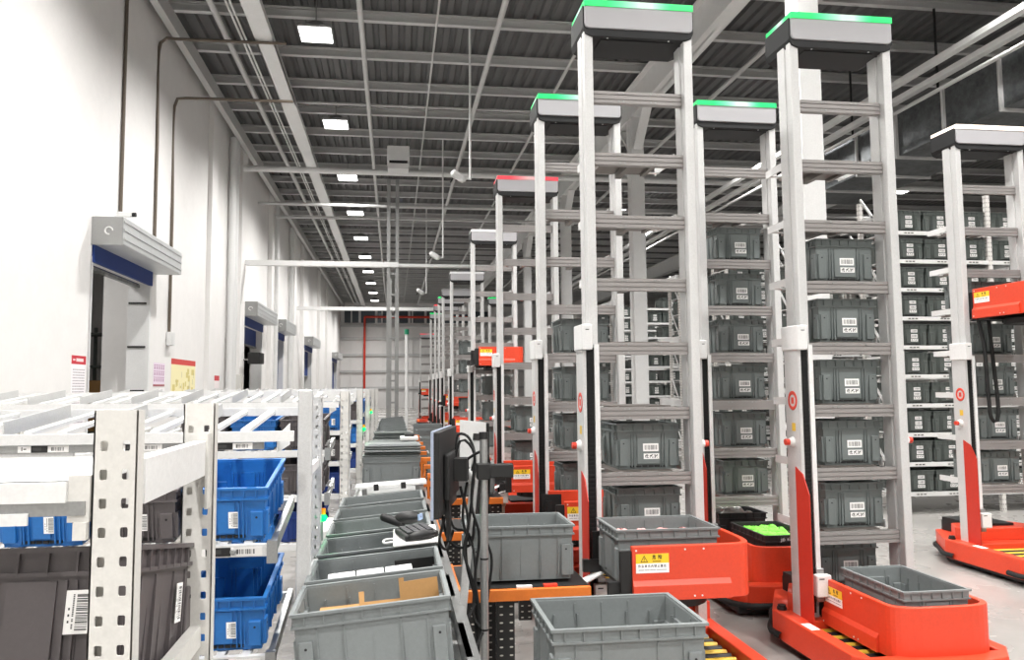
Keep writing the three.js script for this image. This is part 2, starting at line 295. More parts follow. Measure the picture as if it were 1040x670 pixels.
{
  const d = thing('air_duct', 'galvanised rectangular air duct under the roof at upper right', 'duct', [0, 0, 0]);
  for (let k = 0; k < 11; k++) {
    const z1 = -3 - k * 1.25, z0 = z1 - 1.25;
    mesh('duct_section', [bx(9.62, 11.2, 6.02, 6.85, z0 + 0.02, z1 - 0.02)], M.duct, d);
    mesh('flange', [bx(9.57, 11.25, 5.97, 6.9, z1 - 0.025, z1 + 0.025)], M.purlin, d);
    if (k % 2) mesh('hanger', [cyl([9.58, 6.8, z1 - 0.08], [9.58, CEIL - 0.2, z1 - 0.08], 0.022, 6)], M.black, d);
  }
}
// services that cross the hall
alongZ('cross_pipe', 'white pipe crossing the hall above the far heater', 'pipe', [cyl([WX + 0.17, 7.54, -20.4], [20, 7.52, -20.4], 0.085)], M.white);
alongZ('cross_pipe', 'thin grey pipe crossing the hall just below the white one', 'pipe', [cyl([WX + 0.02, 7.35, -23.5], [20, 7.35, -23.5], 0.045)], M.purlin);
alongZ('cross_pipe', 'grey pipe crossing the hall near the third lamp', 'pipe', [cyl([WX + 0.15, 7.5, -26], [20, 7.5, -26], 0.05)], M.purlin);
alongZ('cross_pipe', 'thin pipe crossing the hall close under the roof between first lamps', 'pipe', [cyl([-2.4, 8.24, -17.3], [5.2, 8.24, -17.3], 0.03)], M.purlin);
{
  const g = thing('cable_bridge', 'white cable bridge from the wall to a pair of poles', 'cable bridge', [0, 0, -21]);
  mesh('crossbeam', [bx(WX + 0.165, 0.12, 5.0, 5.14, -0.1, 0.1)], M.white, g);
  mesh('crossbeam', [bx(0.12, 3.0, 5.02, 5.1, -0.06, 0.06)], M.white, g);
  for (const x of [-0.16, 0.08]) mesh('pole', [bx(x - 0.05, x + 0.05, 0, 7.5, -0.05, 0.05)], M.steel, g);
  for (let y = 0.6; y < 5; y += 0.6) mesh('rung', [bx(-0.12, 0.04, y, y + 0.05, -0.03, 0.03)], M.steel, g);
  const g2 = thing('cable_bridge', 'farther white cable bridge from the wall across the aisle', 'cable bridge', [0, 0, -33]);
  mesh('crossbeam', [bx(WX + 0.02, 3.2, 5.0, 5.14, -0.1, 0.1)], M.white, g2);
  for (const x of [-0.16, 0.08]) mesh('pole', [bx(x - 0.05, x + 0.05, 0, 6.4, -0.05, 0.05)], M.steel, g2);
}
{
  const h = thing('unit_heater', 'white box heater hanging under the roof above the aisle', 'heater', [0.1, 7.45, -19.92]);
  mesh('cabinet', [rb(-0.3, 0.3, 0.2, 0.62, -0.25, 0.25, 0.02)], M.white, h);
  mesh('outlet', [rb(-0.28, 0.28, 0, 0.16, -0.22, 0.22, 0.02)], M.white, h);
  mesh('louver', [bx(-0.24, 0.24, 0.15, 0.21, -0.2, 0.262)], M.black, h);
  for (const x of [-0.27, 0.27]) mesh('hanger', [cyl([x, 0.6, 0], [x, 0.915, 0], 0.012, 6)], M.steel, h);
}
[[1.39, -13.52, 5.46, 'white security camera on the nearest long drop rod'], [1.3, -19.92, 5.1, 'white security camera on the second drop rod'], [1.2, -27.92, 5.14, 'white security camera on the farthest drop rod']].forEach(([x, z, y, label]) => {
  const c = thing('security_camera', label, 'camera', [x, y, z], 'cameras on drop rods');
  mesh('drop_rod', [cyl([0, 0, 0], [0, CEIL - 0.195 - y, 0], 0.022, 8)], M.white, c);
  mesh('arm', [bx(-0.14, 0.02, 0.0, 0.03, -0.015, 0.015)], M.white, c);
  const b = mesh('body', [new THREE.CapsuleGeometry(0.075, 0.17, 4, 12).rotateZ(1.0)], M.white, c); b.position.set(-0.22, 0.06, 0);
  const l = mesh('lens', [new THREE.CylinderGeometry(0.05, 0.05, 0.02, 12).rotateZ(1.0)], M.black, c); l.position.set(-0.345, -0.02, 0);
});

// dock doors ---------------------------------------------------------
function dock(z1, z0, curtain, label, near) {
  const d = thing('dock_door', label, 'dock door', [WX, 0, 0]);
  const b = mesh('roller_box', [rb(0.0, 0.44, 3.66, 4.06, z0 - 0.3, z1 + 0.05, 0.015)], M.boxZinc, d);
  for (let k = 0; k < 3; k++) mesh('seam', [bx(0.44, 0.45, 3.74 + k * 0.12, 3.77 + k * 0.12, z0 - 0.28, z1 + 0.03)], M.boxZinc, b);
  mesh('end_plate', [rb(0.005, 0.435, 3.65, 4.05, z1 + 0.045, z1 + 0.06, 0.005)], M.steel, b);
  mesh('shaft_cap', [new THREE.TorusGeometry(0.05, 0.012, 8, 16, 5).translate(0.25, 3.85, z1 + 0.065)], M.white, b);
  mesh('curtain', [bx(-0.2, -0.17, 3.45 - curtain, 3.55, z0, z1), bx(0.0, 0.05, 3.42, 3.7, z0, z1)], M.navy, d);
  mesh('bottom_bar', [bx(-0.22, -0.15, 3.4 - curtain, 3.45 - curtain, z0, z1)], M.zinc, d);
  for (const z of [z0, z1]) mesh('track', [bx(-0.34, -0.02, 0, 3.45, z - 0.03, z + 0.03), bx(-0.03, 0.02, 0, 3.5, z - 0.04, z + 0.04)], M.white, d);
  if (near) for (const y of [1.6, 2.35, 3.1]) mesh('track_bracket', [bx(-0.32, -0.03, y, y + 0.03, z0 + 0.03, z0 + 0.06)], M.black, d);
  return d;
}
dock(-10.95, -13.5, 0.02, 'open dock door with silver roller box and blue curtain nearest the camera', true);
dock(-21.4, -24.6, 0.5, 'half open dock door second along the white wall', false);
dock(-27.0, -29.3, 3.3, 'dock door with blue curtain fully down, third along the wall', false);
dock(-36.0, -39.2, 1.2, 'dock door with partly lowered blue curtain, fourth along the wall', false);
dock(-52, -56, 3.3, 'farthest dock door with blue curtain down', false);
{ // camera on the near roller box
  const c = thing('security_camera', 'small camera standing on the nearest silver roller box', 'camera', [WX + 0.12, 4.06, -11.6]);
  mesh('stand', [bx(-0.05, 0.05, 0, 0.16, -0.03, 0.03)], M.white, c); mesh('body', [rb(-0.02, 0.2, 0.14, 0.22, -0.04, 0.04, 0.02)], M.white, c); mesh('lens', [cyl([0.2, 0.18, 0], [0.25, 0.18, 0], 0.035)], M.black, c);
}
{ // wall device
  const c = thing('wall_display', 'black box display on a bracket beside the second dock door', 'display', [WX + 0.16, 2.3, -20.9]);
  mesh('bracket', [bx(0, 0.2, 0.1, 0.14, -0.03, 0.03)], M.steel, c); mesh('cabinet', [rb(0.18, 0.5, 0, 0.3, -0.3, 0.35, 0.02)], M.black, c);
}
// conduits on the wall
for (const [z, top, label] of [[-11.94, 8.5, 'dark conduit running down the wall to the roller box camera'], [-13.6, 7.9, 'dark conduit bent at the top, middle of three on the wall'], [-14.6, 7.2, 'dark conduit bent at the top beside the small wall box']]) {
  const c = thing('wall_conduit', label, 'conduit', [WX + 0.03, 0, z]);
  const low = z > -12 ? 4.3 : z > -14 ? 4.08 : 2.7;
  mesh('pipe', z > -12 ? [cyl([0, low, 0], [0, top, 0], 0.028, 8)] : [tube([[0, low, 0], [0, (low + top) / 2, 0], [0, top - 0.12, 0], [0.06, top, 0], [0.2, top, 0], [2.2, top + 0.02, 0]], 0.028, 40)], std(0x6a6055, 0.5, 0.3), c);
  if (z < -14.5) mesh('junction_box', [rb(-0.02, 0.08, 2.45, 2.7, -0.1, 0.1, 0.01)], M.white, c);
}
for (const [z, x] of [[-19.4, 0.12], [-19.75, 0.12], [-26.6, 0.12], [-30.4, 0.12]]) tag(mesh('downpipe', [cyl([WX + x, 0, z], [WX + x, CEIL - 0.52, z], 0.09)], M.white), z > -19.5 ? 'white downpipe on the wall, nearer of a pair' : z > -20 ? 'white downpipe on the wall, farther of a pair' : z > -27 ? 'white downpipe between second and third dock doors' : 'white downpipe beyond the third dock door', 'pipe');
// posters
function poster(z, y, w, h, label, draw) {
  const m = new THREE.MeshStandardMaterial({ roughness: 0.7, map: canvasTex(256, Math.round(256 * h / w), draw) });
  tag(flat('wall_poster', w, h, m, null, [WX + (z > -10.9 ? 0.022 : 0.003), y, z], [0, Math.PI / 2, 0]), label, 'poster');
}
const lines = (x, x0, x1, y0, y1, n, col) => { x.fillStyle = col; for (let i = 0; i < n; i++) { const y = y0 + (y1 - y0) * i / n; let p = x0; while (p < x1 - 6) { const l = 6 + hash(i, p | 0, 4) * 22; x.fillRect(p, y, Math.min(l, x1 - p), (y1 - y0) / n * 0.42); p += l + 4; } } };
poster(-10.62, 1.62, 0.46, 0.95, 'tall white notice with red heading left of the open dock door', (x, w, h) => { x.fillStyle = '#f3eef0'; x.fillRect(0, 0, w, h); x.fillStyle = '#c42f3c'; x.fillRect(0, 0, w, 64); x.fillStyle = '#f6dede'; x.fillRect(80, 20, 130, 24); x.fillRect(24, 26, 40, 12); lines(x, 26, 240, 100, h - 20, 20, '#a9a2a8'); });
poster(-14.15, 1.9, 0.66, 0.42, 'small lilac chart right of the open dock door', (x, w, h) => { x.fillStyle = '#e3d5e2'; x.fillRect(0, 0, w, h); x.fillStyle = '#9a5c86'; for (let i = 0; i < 5; i++) for (let j = 0; j < 3; j++) { x.fillRect(14 + i * 48, 14 + j * 42, 34, 5); x.fillRect(22 + i * 48, 24 + j * 42, 18, 22); } x.fillStyle = '#a05a60'; x.fillRect(0, h - 14, w, 14); });
poster(-14.35, 1.5, 0.3, 0.34, 'little white card under the lilac chart', (x, w, h) => { x.fillStyle = '#efecec'; x.fillRect(0, 0, w, h); x.fillStyle = '#b5a9b2'; x.fillRect(60, 60, 150, h - 120); });
poster(-15.75, 1.75, 1.75, 0.95, 'large yellow floor plan poster with red border on the wall', (x, w, h) => { x.fillStyle = '#efe6b6'; x.fillRect(0, 0, w, h); x.fillStyle = '#cf4a44'; x.fillRect(0, 0, w, 16); x.fillStyle = '#d5c67e'; for (let i = 0; i < 26; i++) x.fillRect(8 + hash(i, 1, 1) * 220, 24 + hash(i, 2, 1) * (h - 44), 8 + hash(i, 3, 1) * 24, 6 + hash(i, 4, 1) * 16); x.fillStyle = '#8d8a80'; for (let i = 0; i < 16; i++) x.fillRect(8 + hash(i, 5, 1) * 230, 24 + hash(i, 6, 1) * (h - 44), 2, 16); });
poster(-18.6, 1.8, 0.5, 0.3, 'small red and white notice near the white cabinet', (x, w, h) => { x.fillStyle = '#efe6e6'; x.fillRect(0, 0, w, h); x.fillStyle = '#c8434a'; x.fillRect(0, 0, w, h * 0.4); });
tag(mesh('electrical_cabinet', [rb(WX + 0.02, WX + 0.3, 0.9, 2.0, -20.3, -19.95, 0.01)], M.post), 'beige electrical cabinet on the wall by the downpipes', 'cabinet');
// stock seen through the open dock door
{
  const sh = thing('stock_shelf', 'dark shelving in the room beyond the open dock door', 'shelf', [0, 0, -17.2]);
  for (const x of [-5.35, -6.55, -7.75]) for (const z of [-0.3, 0.3]) mesh('post', [bx(x - 0.03, x + 0.03, 0, 3, z - 0.03, z + 0.03)], M.toteDark, sh);
  const ys = [0.75, 1.45, 2.15, 2.85];
  for (const y of ys) mesh('shelf_board', [bx(-7.75, -5.35, y - 0.04, y, -0.32, 0.32)], M.toteDark, sh);
  let n = 0;
  for (const y of [0.75, 1.45]) for (let k = 0; k < 4; k++) tag(mesh('cardboard_box', [rb(-5.9 - k * 0.6, -5.42 - k * 0.6, y, y + rr(0.28, 0.4), -17.5, -16.95, 0.008)], M.card), `cardboard box ${['nearest the jamb', 'second from the jamb', 'third from the jamb', 'fourth from the jamb'][k]} on the ${y > 1 ? 'upper' : 'lower'} stock shelf beyond the dock door`, 'box', 'boxes on the stock shelf');
  const l = new THREE.RectAreaLight(LAMP_COLOUR, 60, 0.5, 0.5); l.position.set(0, -0.03, 0); l.rotation.x = -Math.PI / 2;
  const f = thing('ceiling_lamp', 'lamp in the room beyond the open dock door', 'lamp', [-5.6, 4.4, -11.6]); mesh('lens', [rb(-0.25, 0.25, 0, 0.05, -0.25, 0.25, 0.01)], M.lampGlow, f); f.add(l);
  mesh('hanger', [cyl([0, 0.05, 0], [0, CEIL - 4.4, 0], 0.012, 6)], M.steel, f);
}

// ---------------------------------------------------------------- totes
function quad(list, a, b, c, d) { list.push(...a, ...b, ...c, ...a, ...c, ...d); }
function shell(W, L, H, t, taper) {          // open box with thickness; narrower at the foot
  const P = [], o1 = [W / 2, L / 2], o0 = [W / 2 - taper, L / 2 - taper], i1 = [o1[0] - t, o1[1] - t], i0 = [o0[0] - t, o0[1] - t], f = 0.012;
  const c = ([a, b], y) => [[-a, y, b], [a, y, b], [a, y, -b], [-a, y, -b]];
  const A = c(o0, 0), Bt = c(o1, H), C = c(i1, H), D = c(i0, f);
  for (let k = 0; k < 4; k++) { const n = (k + 1) % 4; quad(P, A[k], A[n], Bt[n], Bt[k]); quad(P, Bt[k], Bt[n], C[n], C[k]); quad(P, C[k], C[n], D[n], D[k]); }
  quad(P, D[0], D[1], D[2], D[3]); quad(P, A[3], A[2], A[1], A[0]);
  const g = new THREE.BufferGeometry(); g.setAttribute('position', new THREE.Float32BufferAttribute(P, 3)); g.computeVertexNormals(); g.setAttribute('uv', new THREE.BufferAttribute(new Float32Array(P.length / 3 * 2), 2)); return g;
}
const ring = (W, L, t, y0, y1) => [bx(-W / 2, W / 2, y0, y1, L / 2 - t, L / 2), bx(-W / 2, W / 2, y0, y1, -L / 2, -L / 2 + t), bx(-W / 2, -W / 2 + t, y0, y1, -L / 2 + t, L / 2 - t), bx(W / 2 - t, W / 2, y0, y1, -L / 2 + t, L / 2 - t)];
function toteGeos(W, L, H) {
  const w = W - 0.024, l = L - 0.024, body = [shell(w, l, H - 0.006, 0.006, 0.012)];
  for (const s of [1, -1]) {
    // short ends: corner pads, ribs and a raised middle panel
    for (const q of [1, -1]) { body.push(rb(q * (w / 2 - 0.062), q * (w / 2 - 0.012), 0.02, H - 0.1, s * (l / 2 - 0.02), s * (l / 2 + 0.006), 0.004, 1)); for (const o of [0.088, 0.106]) body.push(bx(q * (w / 2 - o), q * (w / 2 - o - 0.005), 0.015, H - 0.06, s * (l / 2 - 0.02), s * (l / 2 + 0.003))); }
    body.push(bx(-w / 2 + 0.125, w / 2 - 0.125, 0.035, H - 0.06, s * (l / 2 - 0.02), s * (l / 2 + 0.001)));
    // long sides
    for (const q of [1, -1]) { body.push(rb(s * (w / 2 - 0.02), s * (w / 2 + 0.006), 0.02, H - 0.1, q * (l / 2 - 0.062), q * (l / 2 - 0.012), 0.004, 1)); for (const o of [0.075, 0.17]) body.push(bx(s * (w / 2 - 0.02), s * (w / 2 + 0.002), 0.015, H - 0.06, q * (l / 2 - o), q * (l / 2 - o - 0.005))); }
    for (const z of [-0.2 * l, 0, 0.2 * l]) body.push(bx(s * (w / 2 - 0.012), s * (w / 2 - 0.004), 0.02, H - 0.02, z - 0.003, z + 0.003));
    for (const x of [-0.08, 0.08]) body.push(bx(x - 0.003, x + 0.003, 0.02, H - 0.02, s * (l / 2 - 0.012), s * (l / 2 - 0.004)));
  }
  const rim = [...ring(W, L, 0.016, H - 0.01, H), ...ring(W - 0.006, L - 0.006, 0.01, H - 0.052, H - 0.044), ...ring(w + 0.004, l + 0.004, 0.01, H - 0.05, H - 0.008)];
  for (let x = -W / 2 + 0.05; x < W / 2 - 0.02; x += (W - 0.1) / 5) for (const s of [1, -1]) rim.push(bx(x - 0.002, x + 0.002, H - 0.05, H - 0.005, s * (L / 2 - 0.014), s * (L / 2 - 0.002)));
  for (let z = -L / 2 + 0.05; z < L / 2 - 0.02; z += (L - 0.1) / 7) for (const s of [1, -1]) rim.push(bx(s * (W / 2 - 0.014), s * (W / 2 - 0.002), H - 0.05, H - 0.005, z - 0.002, z + 0.002));
  const slots = []; for (let k = 0; k < 6; k++) slots.push(bx(-w / 2 + 0.08 + k * (w - 0.16) / 6, -w / 2 + 0.08 + (k + 0.86) * (w - 0.16) / 6, 0.012, 0.024, l / 2 - 0.014, l / 2 - 0.0055));
  const dots = []; for (const q of [1, -1]) { dots.push(cyl([q * (w / 2 - 0.037), H - 0.125, l / 2], [q * (w / 2 - 0.037), H - 0.125, l / 2 + 0.0068], 0.005, 8)); for (const s of [1, -1]) dots.push(cyl([s * (w / 2), H - 0.125, q * (l / 2 - 0.037)], [s * (w / 2 + 0.0068), H - 0.125, q * (l / 2 - 0.037)], 0.005, 8)); }
  return { body: merge(body), rim: merge(rim), slots: merge([...slots, ...dots]), W, L, H, l };
}
const gTote = toteGeos(0.4, 0.57, 0.28), gRob = toteGeos(0.42, 0.38, 0.285), gLow = toteGeos(0.44, 0.42, 0.22), gPut = toteGeos(0.34, 0.5, 0.225), gPutTall = toteGeos(0.36, 0.5, 0.33), gRack = toteGeos(0.44, 0.57, 0.275);
function toteProto(g, mat, kind) {
  const t = new THREE.Group();
  mesh('body', g.body, mat, t); mesh('rim', g.rim, mat, t); mesh('slots', g.slots, M.black, t).userData = { kind: 'stuff' };
  const z = g.l / 2 + 0.0018;
  if (kind === 'robot') { flat('barcode_label', 0.1, 0.048, barcode, t, [0.015, 0.135, z]); flat('code_label', 0.1, 0.034, codeTag, t, [0.018, 0.08, z]); }
  if (kind === 'rack') { flat('barcode_label', 0.09, 0.038, barcode, t, [0.03, 0.19, z]); flat('barcode_label', 0.09, 0.045, barcode, t, [0.03, 0.125, z]); flat('code_label', 0.1, 0.036, codeTag, t, [0.03, 0.072, z]); }
  if (kind === 'put') flat('barcode_label', 0.042, 0.068, tallCode, t, [0.03, 0.09, z + 0.0005]);
  if (kind === 'putbig') { flat('barcode_label', 0.046, 0.076, tallCode, t, [0.088, 0.215, z + 0.006]); flat('barcode_label', 0.045, 0.085, tallCode, t, [g.W / 2 - 0.0055, 0.2, -0.1], [0, Math.PI / 2, 0]); }
  return t;
}
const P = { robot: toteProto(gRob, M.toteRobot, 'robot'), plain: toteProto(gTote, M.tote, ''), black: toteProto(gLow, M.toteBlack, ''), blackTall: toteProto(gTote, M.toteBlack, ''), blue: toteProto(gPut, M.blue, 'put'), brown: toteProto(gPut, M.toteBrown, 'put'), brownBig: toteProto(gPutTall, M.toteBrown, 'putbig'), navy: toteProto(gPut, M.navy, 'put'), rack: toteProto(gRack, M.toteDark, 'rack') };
function tote(kind, label, pos, group, rotY = 0) { return copy(P[kind], kind === 'blue' || kind === 'navy' ? 'blue_tote' : kind.startsWith('black') ? 'black_tote' : 'grey_tote', label, 'tote', pos, group, rotY); }

// ---------------------------------------------------------------- robots
const HALF = 0.3535;
function makeRobot() {
  const r = new THREE.Group();
  // chassis
  const out = [[-0.5, 0.62], [-0.4, 0.76], [-0.2, 0.8], [0.12, 0.8], [0.3, 0.76], [0.41, 0.62], [0.41, -0.5], [0.3, -0.65], [-0.25, -0.65], [-0.36, -0.46], [-0.5, -0.21]];
  const hole = [[-0.415, 0.66], [0.325, 0.66], [0.325, 0.06], [-0.415, 0.06]];
  const ch = mesh('chassis', [plan(out, 0.06, 0.225, [hole], 0.008), plan([[-0.4, -0.08], [0.4, -0.08], [0.4, -0.24], [0.3, -0.4], [-0.28, -0.4], [-0.4, -0.2]], 0.225, 0.33, [], 0.006)], M.orange, r);
  mesh('bumper', [tube([[-0.5, 0.09, 0.5], [-0.51, 0.09, 0.62], [-0.41, 0.09, 0.77], [-0.2, 0.09, 0.808], [0.12, 0.09, 0.808], [0.31, 0.09, 0.77], [0.42, 0.09, 0.62], [0.41, 0.09, 0.5]], 0.022, 36, 8), tube([[-0.5, 0.09, -0.1], [-0.505, 0.09, -0.21], [-0.37, 0.09, -0.46], [-0.25, 0.09, -0.65], [0, 0.09, -0.66], [0.3, 0.09, -0.655], [0.42, 0.09, -0.5], [0.41, 0.09, -0.38]], 0.022, 36, 8)], M.rubber, ch);
  mesh('emergency_stop', [cyl([-0.445, 0.222, -0.19], [-0.445, 0.24, -0.19], 0.03, 14), cyl([-0.445, 0.24, -0.19], [-0.445, 0.255, -0.19], 0.025, 14)], M.black, ch);
  mesh('side_sticker', [bx(-0.485, -0.43, 0.2255, 0.2262, 0.1, 0.22)], M.paper, ch);
  mesh('underbody', [bx(-0.46, 0.38, 0.03, 0.075, -0.2, 0.74), bx(-0.26, 0.28, 0.03, 0.075, -0.62, -0.2), bx(-0.41, 0.32, 0.07, 0.138, 0.06, 0.66)], M.black, r);
  for (const [x, z] of [[-0.38, 0.4], [0.34, 0.4], [-0.36, -0.3], [0.34, -0.4]]) mesh('wheel', [cyl([x - 0.03, 0.05, z], [x + 0.03, 0.05, z], 0.05, 16)], M.rubber, r);
  const ro = merge([cyl([-0.4, 0, 0], [0.31, 0, 0], 0.022, 10)]);
  for (let k = 0; k < 10; k++) mesh('deck_roller', ro, k % 2 ? M.black : M.yellow, r).position.set(0, 0.162, 0.09 + k * 0.06);
  const am = new THREE.MeshStandardMaterial({ color: 0xffa030, emissive: 0xff8a1c, emissiveIntensity: 1.2 });
  mesh('corner_light', [bx(-0.47, -0.41, 0.16, 0.19, 0.67, 0.735)], am, r);
  // mast posts: extruded profile with a groove
  for (const s of [-1, 1]) {
    const a = s * HALF, b = s * (HALF - 0.058), p = [rb(a, b, 0.22, 3.9, -0.062, -0.008, 0.006, 1), bx(s * (HALF - 0.008), s * (HALF - 0.048), 0.22, 3.9, -0.09, -0.05), rb(a, b, 0.22, 3.9, -0.175, -0.085, 0.006, 1)];
    const post = mesh('mast_post', p, M.alu, r);
    mesh('stop_bracket', [cyl([s * (HALF + (s < 0 ? 0.049 : 0)), 1.29, -0.06], [s * (HALF + (s < 0 ? 0.075 : 0.03)), 1.29, -0.06], 0.035, 14, 0.022)], M.white, post);
    mesh('stop_button', [cyl([s * (HALF + (s < 0 ? 0.073 : 0.028)), 1.29, -0.06], [s * (HALF + (s < 0 ? 0.1 : 0.055)), 1.29, -0.06], 0.02, 14)], M.redPlastic, post);
  }
  // lift column beside the left post
  const lift = mesh('lift_column', [bx(-0.403, -0.383, 0.22, 1.88, -0.13, 0.035)], M.alu, r);
  const teeth = [bx(-0.383, -0.333, 0.26, 1.88, 0, 0.022)]; for (let y = 0.28; y < 1.87; y += 0.026) teeth.push(bx(-0.38, -0.336, y, y + 0.013, 0.02, 0.028));
  mesh('toothed_belt', teeth, M.rubber, lift);
  mesh('column_cap', [rb(-0.415, -0.35, 1.865, 2.02, -0.14, 0.065, 0.008)], M.white, lift);
  mesh('cap_slot', [bx(-0.392, -0.37, 1.985, 1.99, 0.06, 0.0665)], M.black, lift);
  mesh('guard_plate', [elev([[-0.035, 0.22], [0.115, 0.22], [0.115, 0.98], [0.05, 1.1], [-0.035, 1.14]], 0, 0.005).rotateY(-Math.PI / 2).translate(-0.402, 0, 0)], M.red, lift);
  mesh('round_sticker', [new THREE.TorusGeometry(0.045, 0.011, 6, 18).scale(1, 1.1, 0.12).rotateY(Math.PI / 2).translate(-0.4035, 1.55, -0.045), bx(-0.4045, -0.402, 1.53, 1.57, -0.06, -0.03)], M.redPlastic, lift);
  mesh('yellow_sticker', [bx(-0.4045, -0.402, 1.36, 1.41, -0.06, -0.02)], M.yellow, lift);
  mesh('guide_tube', [bx(-0.331, -0.302, 0.52, 1.9, -0.004, 0.034)], M.white, r);
  mesh('tube_motor', [rb(-0.34, -0.29, 0.33, 0.53, 0, 0.05, 0.006)], M.steel, r);
  const box = mesh('reader_box', [rb(-0.365, -0.27, 0.37, 0.5, 0.045, 0.095, 0.008)], M.white, r);
  mesh('reader_slot', [bx(-0.35, -0.318, 0.475, 0.482, 0.094, 0.0962)], M.black, box);
  // crossbars and trays
  const cb = merge([bx(-0.296, 0.296, -0.038, -0.018, -0.1, -0.055), bx(-0.296, 0.296, -0.012, 0.012, -0.1, -0.055), bx(-0.296, 0.296, 0.018, 0.038, -0.1, -0.055), bx(-0.296, 0.296, -0.03, 0.03, -0.095, -0.062)]);
  const cbBolts = merge([-0.12, -0.09, 0.09, 0.12].flatMap((x) => [-0.026, 0.026].map((y) => cyl([x, y, -0.056], [x, y, -0.052], 0.006, 6))));
  const tp = merge([bx(-0.19, 0.19, 0.04, 0.045, -0.52, -0.1), bx(-0.19, -0.16, 0.02, 0.04, -0.5, -0.1), bx(0.16, 0.19, 0.02, 0.04, -0.5, -0.1), bx(-0.02, 0.02, 0.0, 0.04, -0.5, -0.1)]);
  const guides = [-1, 1].map((s) => merge([bar([s * 0.285, 0.06, -0.18], [s * 0.275, 0.06, -0.52], 0.006, 0.05), bar([s * 0.18, 0.036, -0.3], [s * 0.285, 0.036, -0.3], 0.03, 0.006), bar([s * 0.18, 0.036, -0.46], [s * 0.28, 0.036, -0.46], 0.03, 0.006)]));
  for (let k = 0; k < 8; k++) {
    const y = 0.685 + 0.398 * k;
    const c = mesh('crossbar', cb, M.aluBar, r); c.position.y = y; mesh('bolts', cbBolts, M.steel, c).userData = { kind: 'stuff' };
    if (k < 7) { const t = mesh('tray', tp, M.tray, r); t.position.y = y; for (const g of guides) mesh('side_guide', g, M.white, t); }
  }
  mesh('tote_rest', [bx(-0.2, 0.2, 0.32, 0.35, -0.62, -0.2), bx(-0.2, -0.15, 0.22, 0.32, -0.63, -0.42), bx(0.15, 0.2, 0.22, 0.32, -0.63, -0.42)], M.black, r);
  // head
  const rr2 = (hw, y0, y1, c) => [[-hw, y1], [-hw, y0 + c], [-hw + c * 0.3, y0 + c * 0.3], [-hw + c, y0], [hw - c, y0], [hw - c * 0.3, y0 + c * 0.3], [hw, y0 + c], [hw, y1]];
  const hb = mesh('head_base', [elev(rr2(0.362, 3.835, 4.03, 0.055), -0.31, 0.004, [], 0.004), bx(-0.24, 0.24, 3.828, 3.84, -0.28, -0.03)], M.headBlack, r);
  mesh('head_screws', [-0.2, 0.2].map((x) => cyl([x, 3.832, -0.012], [x, 3.84, -0.012], 0.006, 6)), M.white, hb).userData = { kind: 'stuff' };
  mesh('head_cover', [elev(rr2(0.352, 3.885, 4.04, 0.025), -0.302, 0.016, [], 0.005)], M.headGrey, r);
  return r;
}
const robotProto = makeRobot();
const ledGeo = (() => { const g = new THREE.BoxGeometry(0.71, 0.04, 0.33).translate(0, 4.043, -0.143); return g; })();
function ledMat(hex, mid, k) {
  const t = canvasTex(256, 8, (x, w, h) => { const gr = x.createLinearGradient(0, 0, w, 0); const c = new THREE.Color(hex); const s = '#' + c.getHexString(); gr.addColorStop(0, s); gr.addColorStop(0.2, s); gr.addColorStop(0.5, mid); gr.addColorStop(0.62, mid); gr.addColorStop(0.8, s); gr.addColorStop(1, s); x.fillStyle = gr; x.fillRect(0, 0, w, h); });
  return new THREE.MeshStandardMaterial({ color: 0xffffff, map: t, roughness: 0.4, emissive: 0xffffff, emissiveMap: t, emissiveIntensity: k });
}
const LED = { green: ledMat('#10d468', '#b4d2c2', 0.5), red: ledMat('#f0404c', '#c49c9c', 0.5), white: ledMat('#d3d3d2', '#cccccc', 0.3), amber: ledMat('#fff0e0', '#fff4ea', 0.9), off: ledMat('#8a8a89', '#8a8a89', 0.02) };
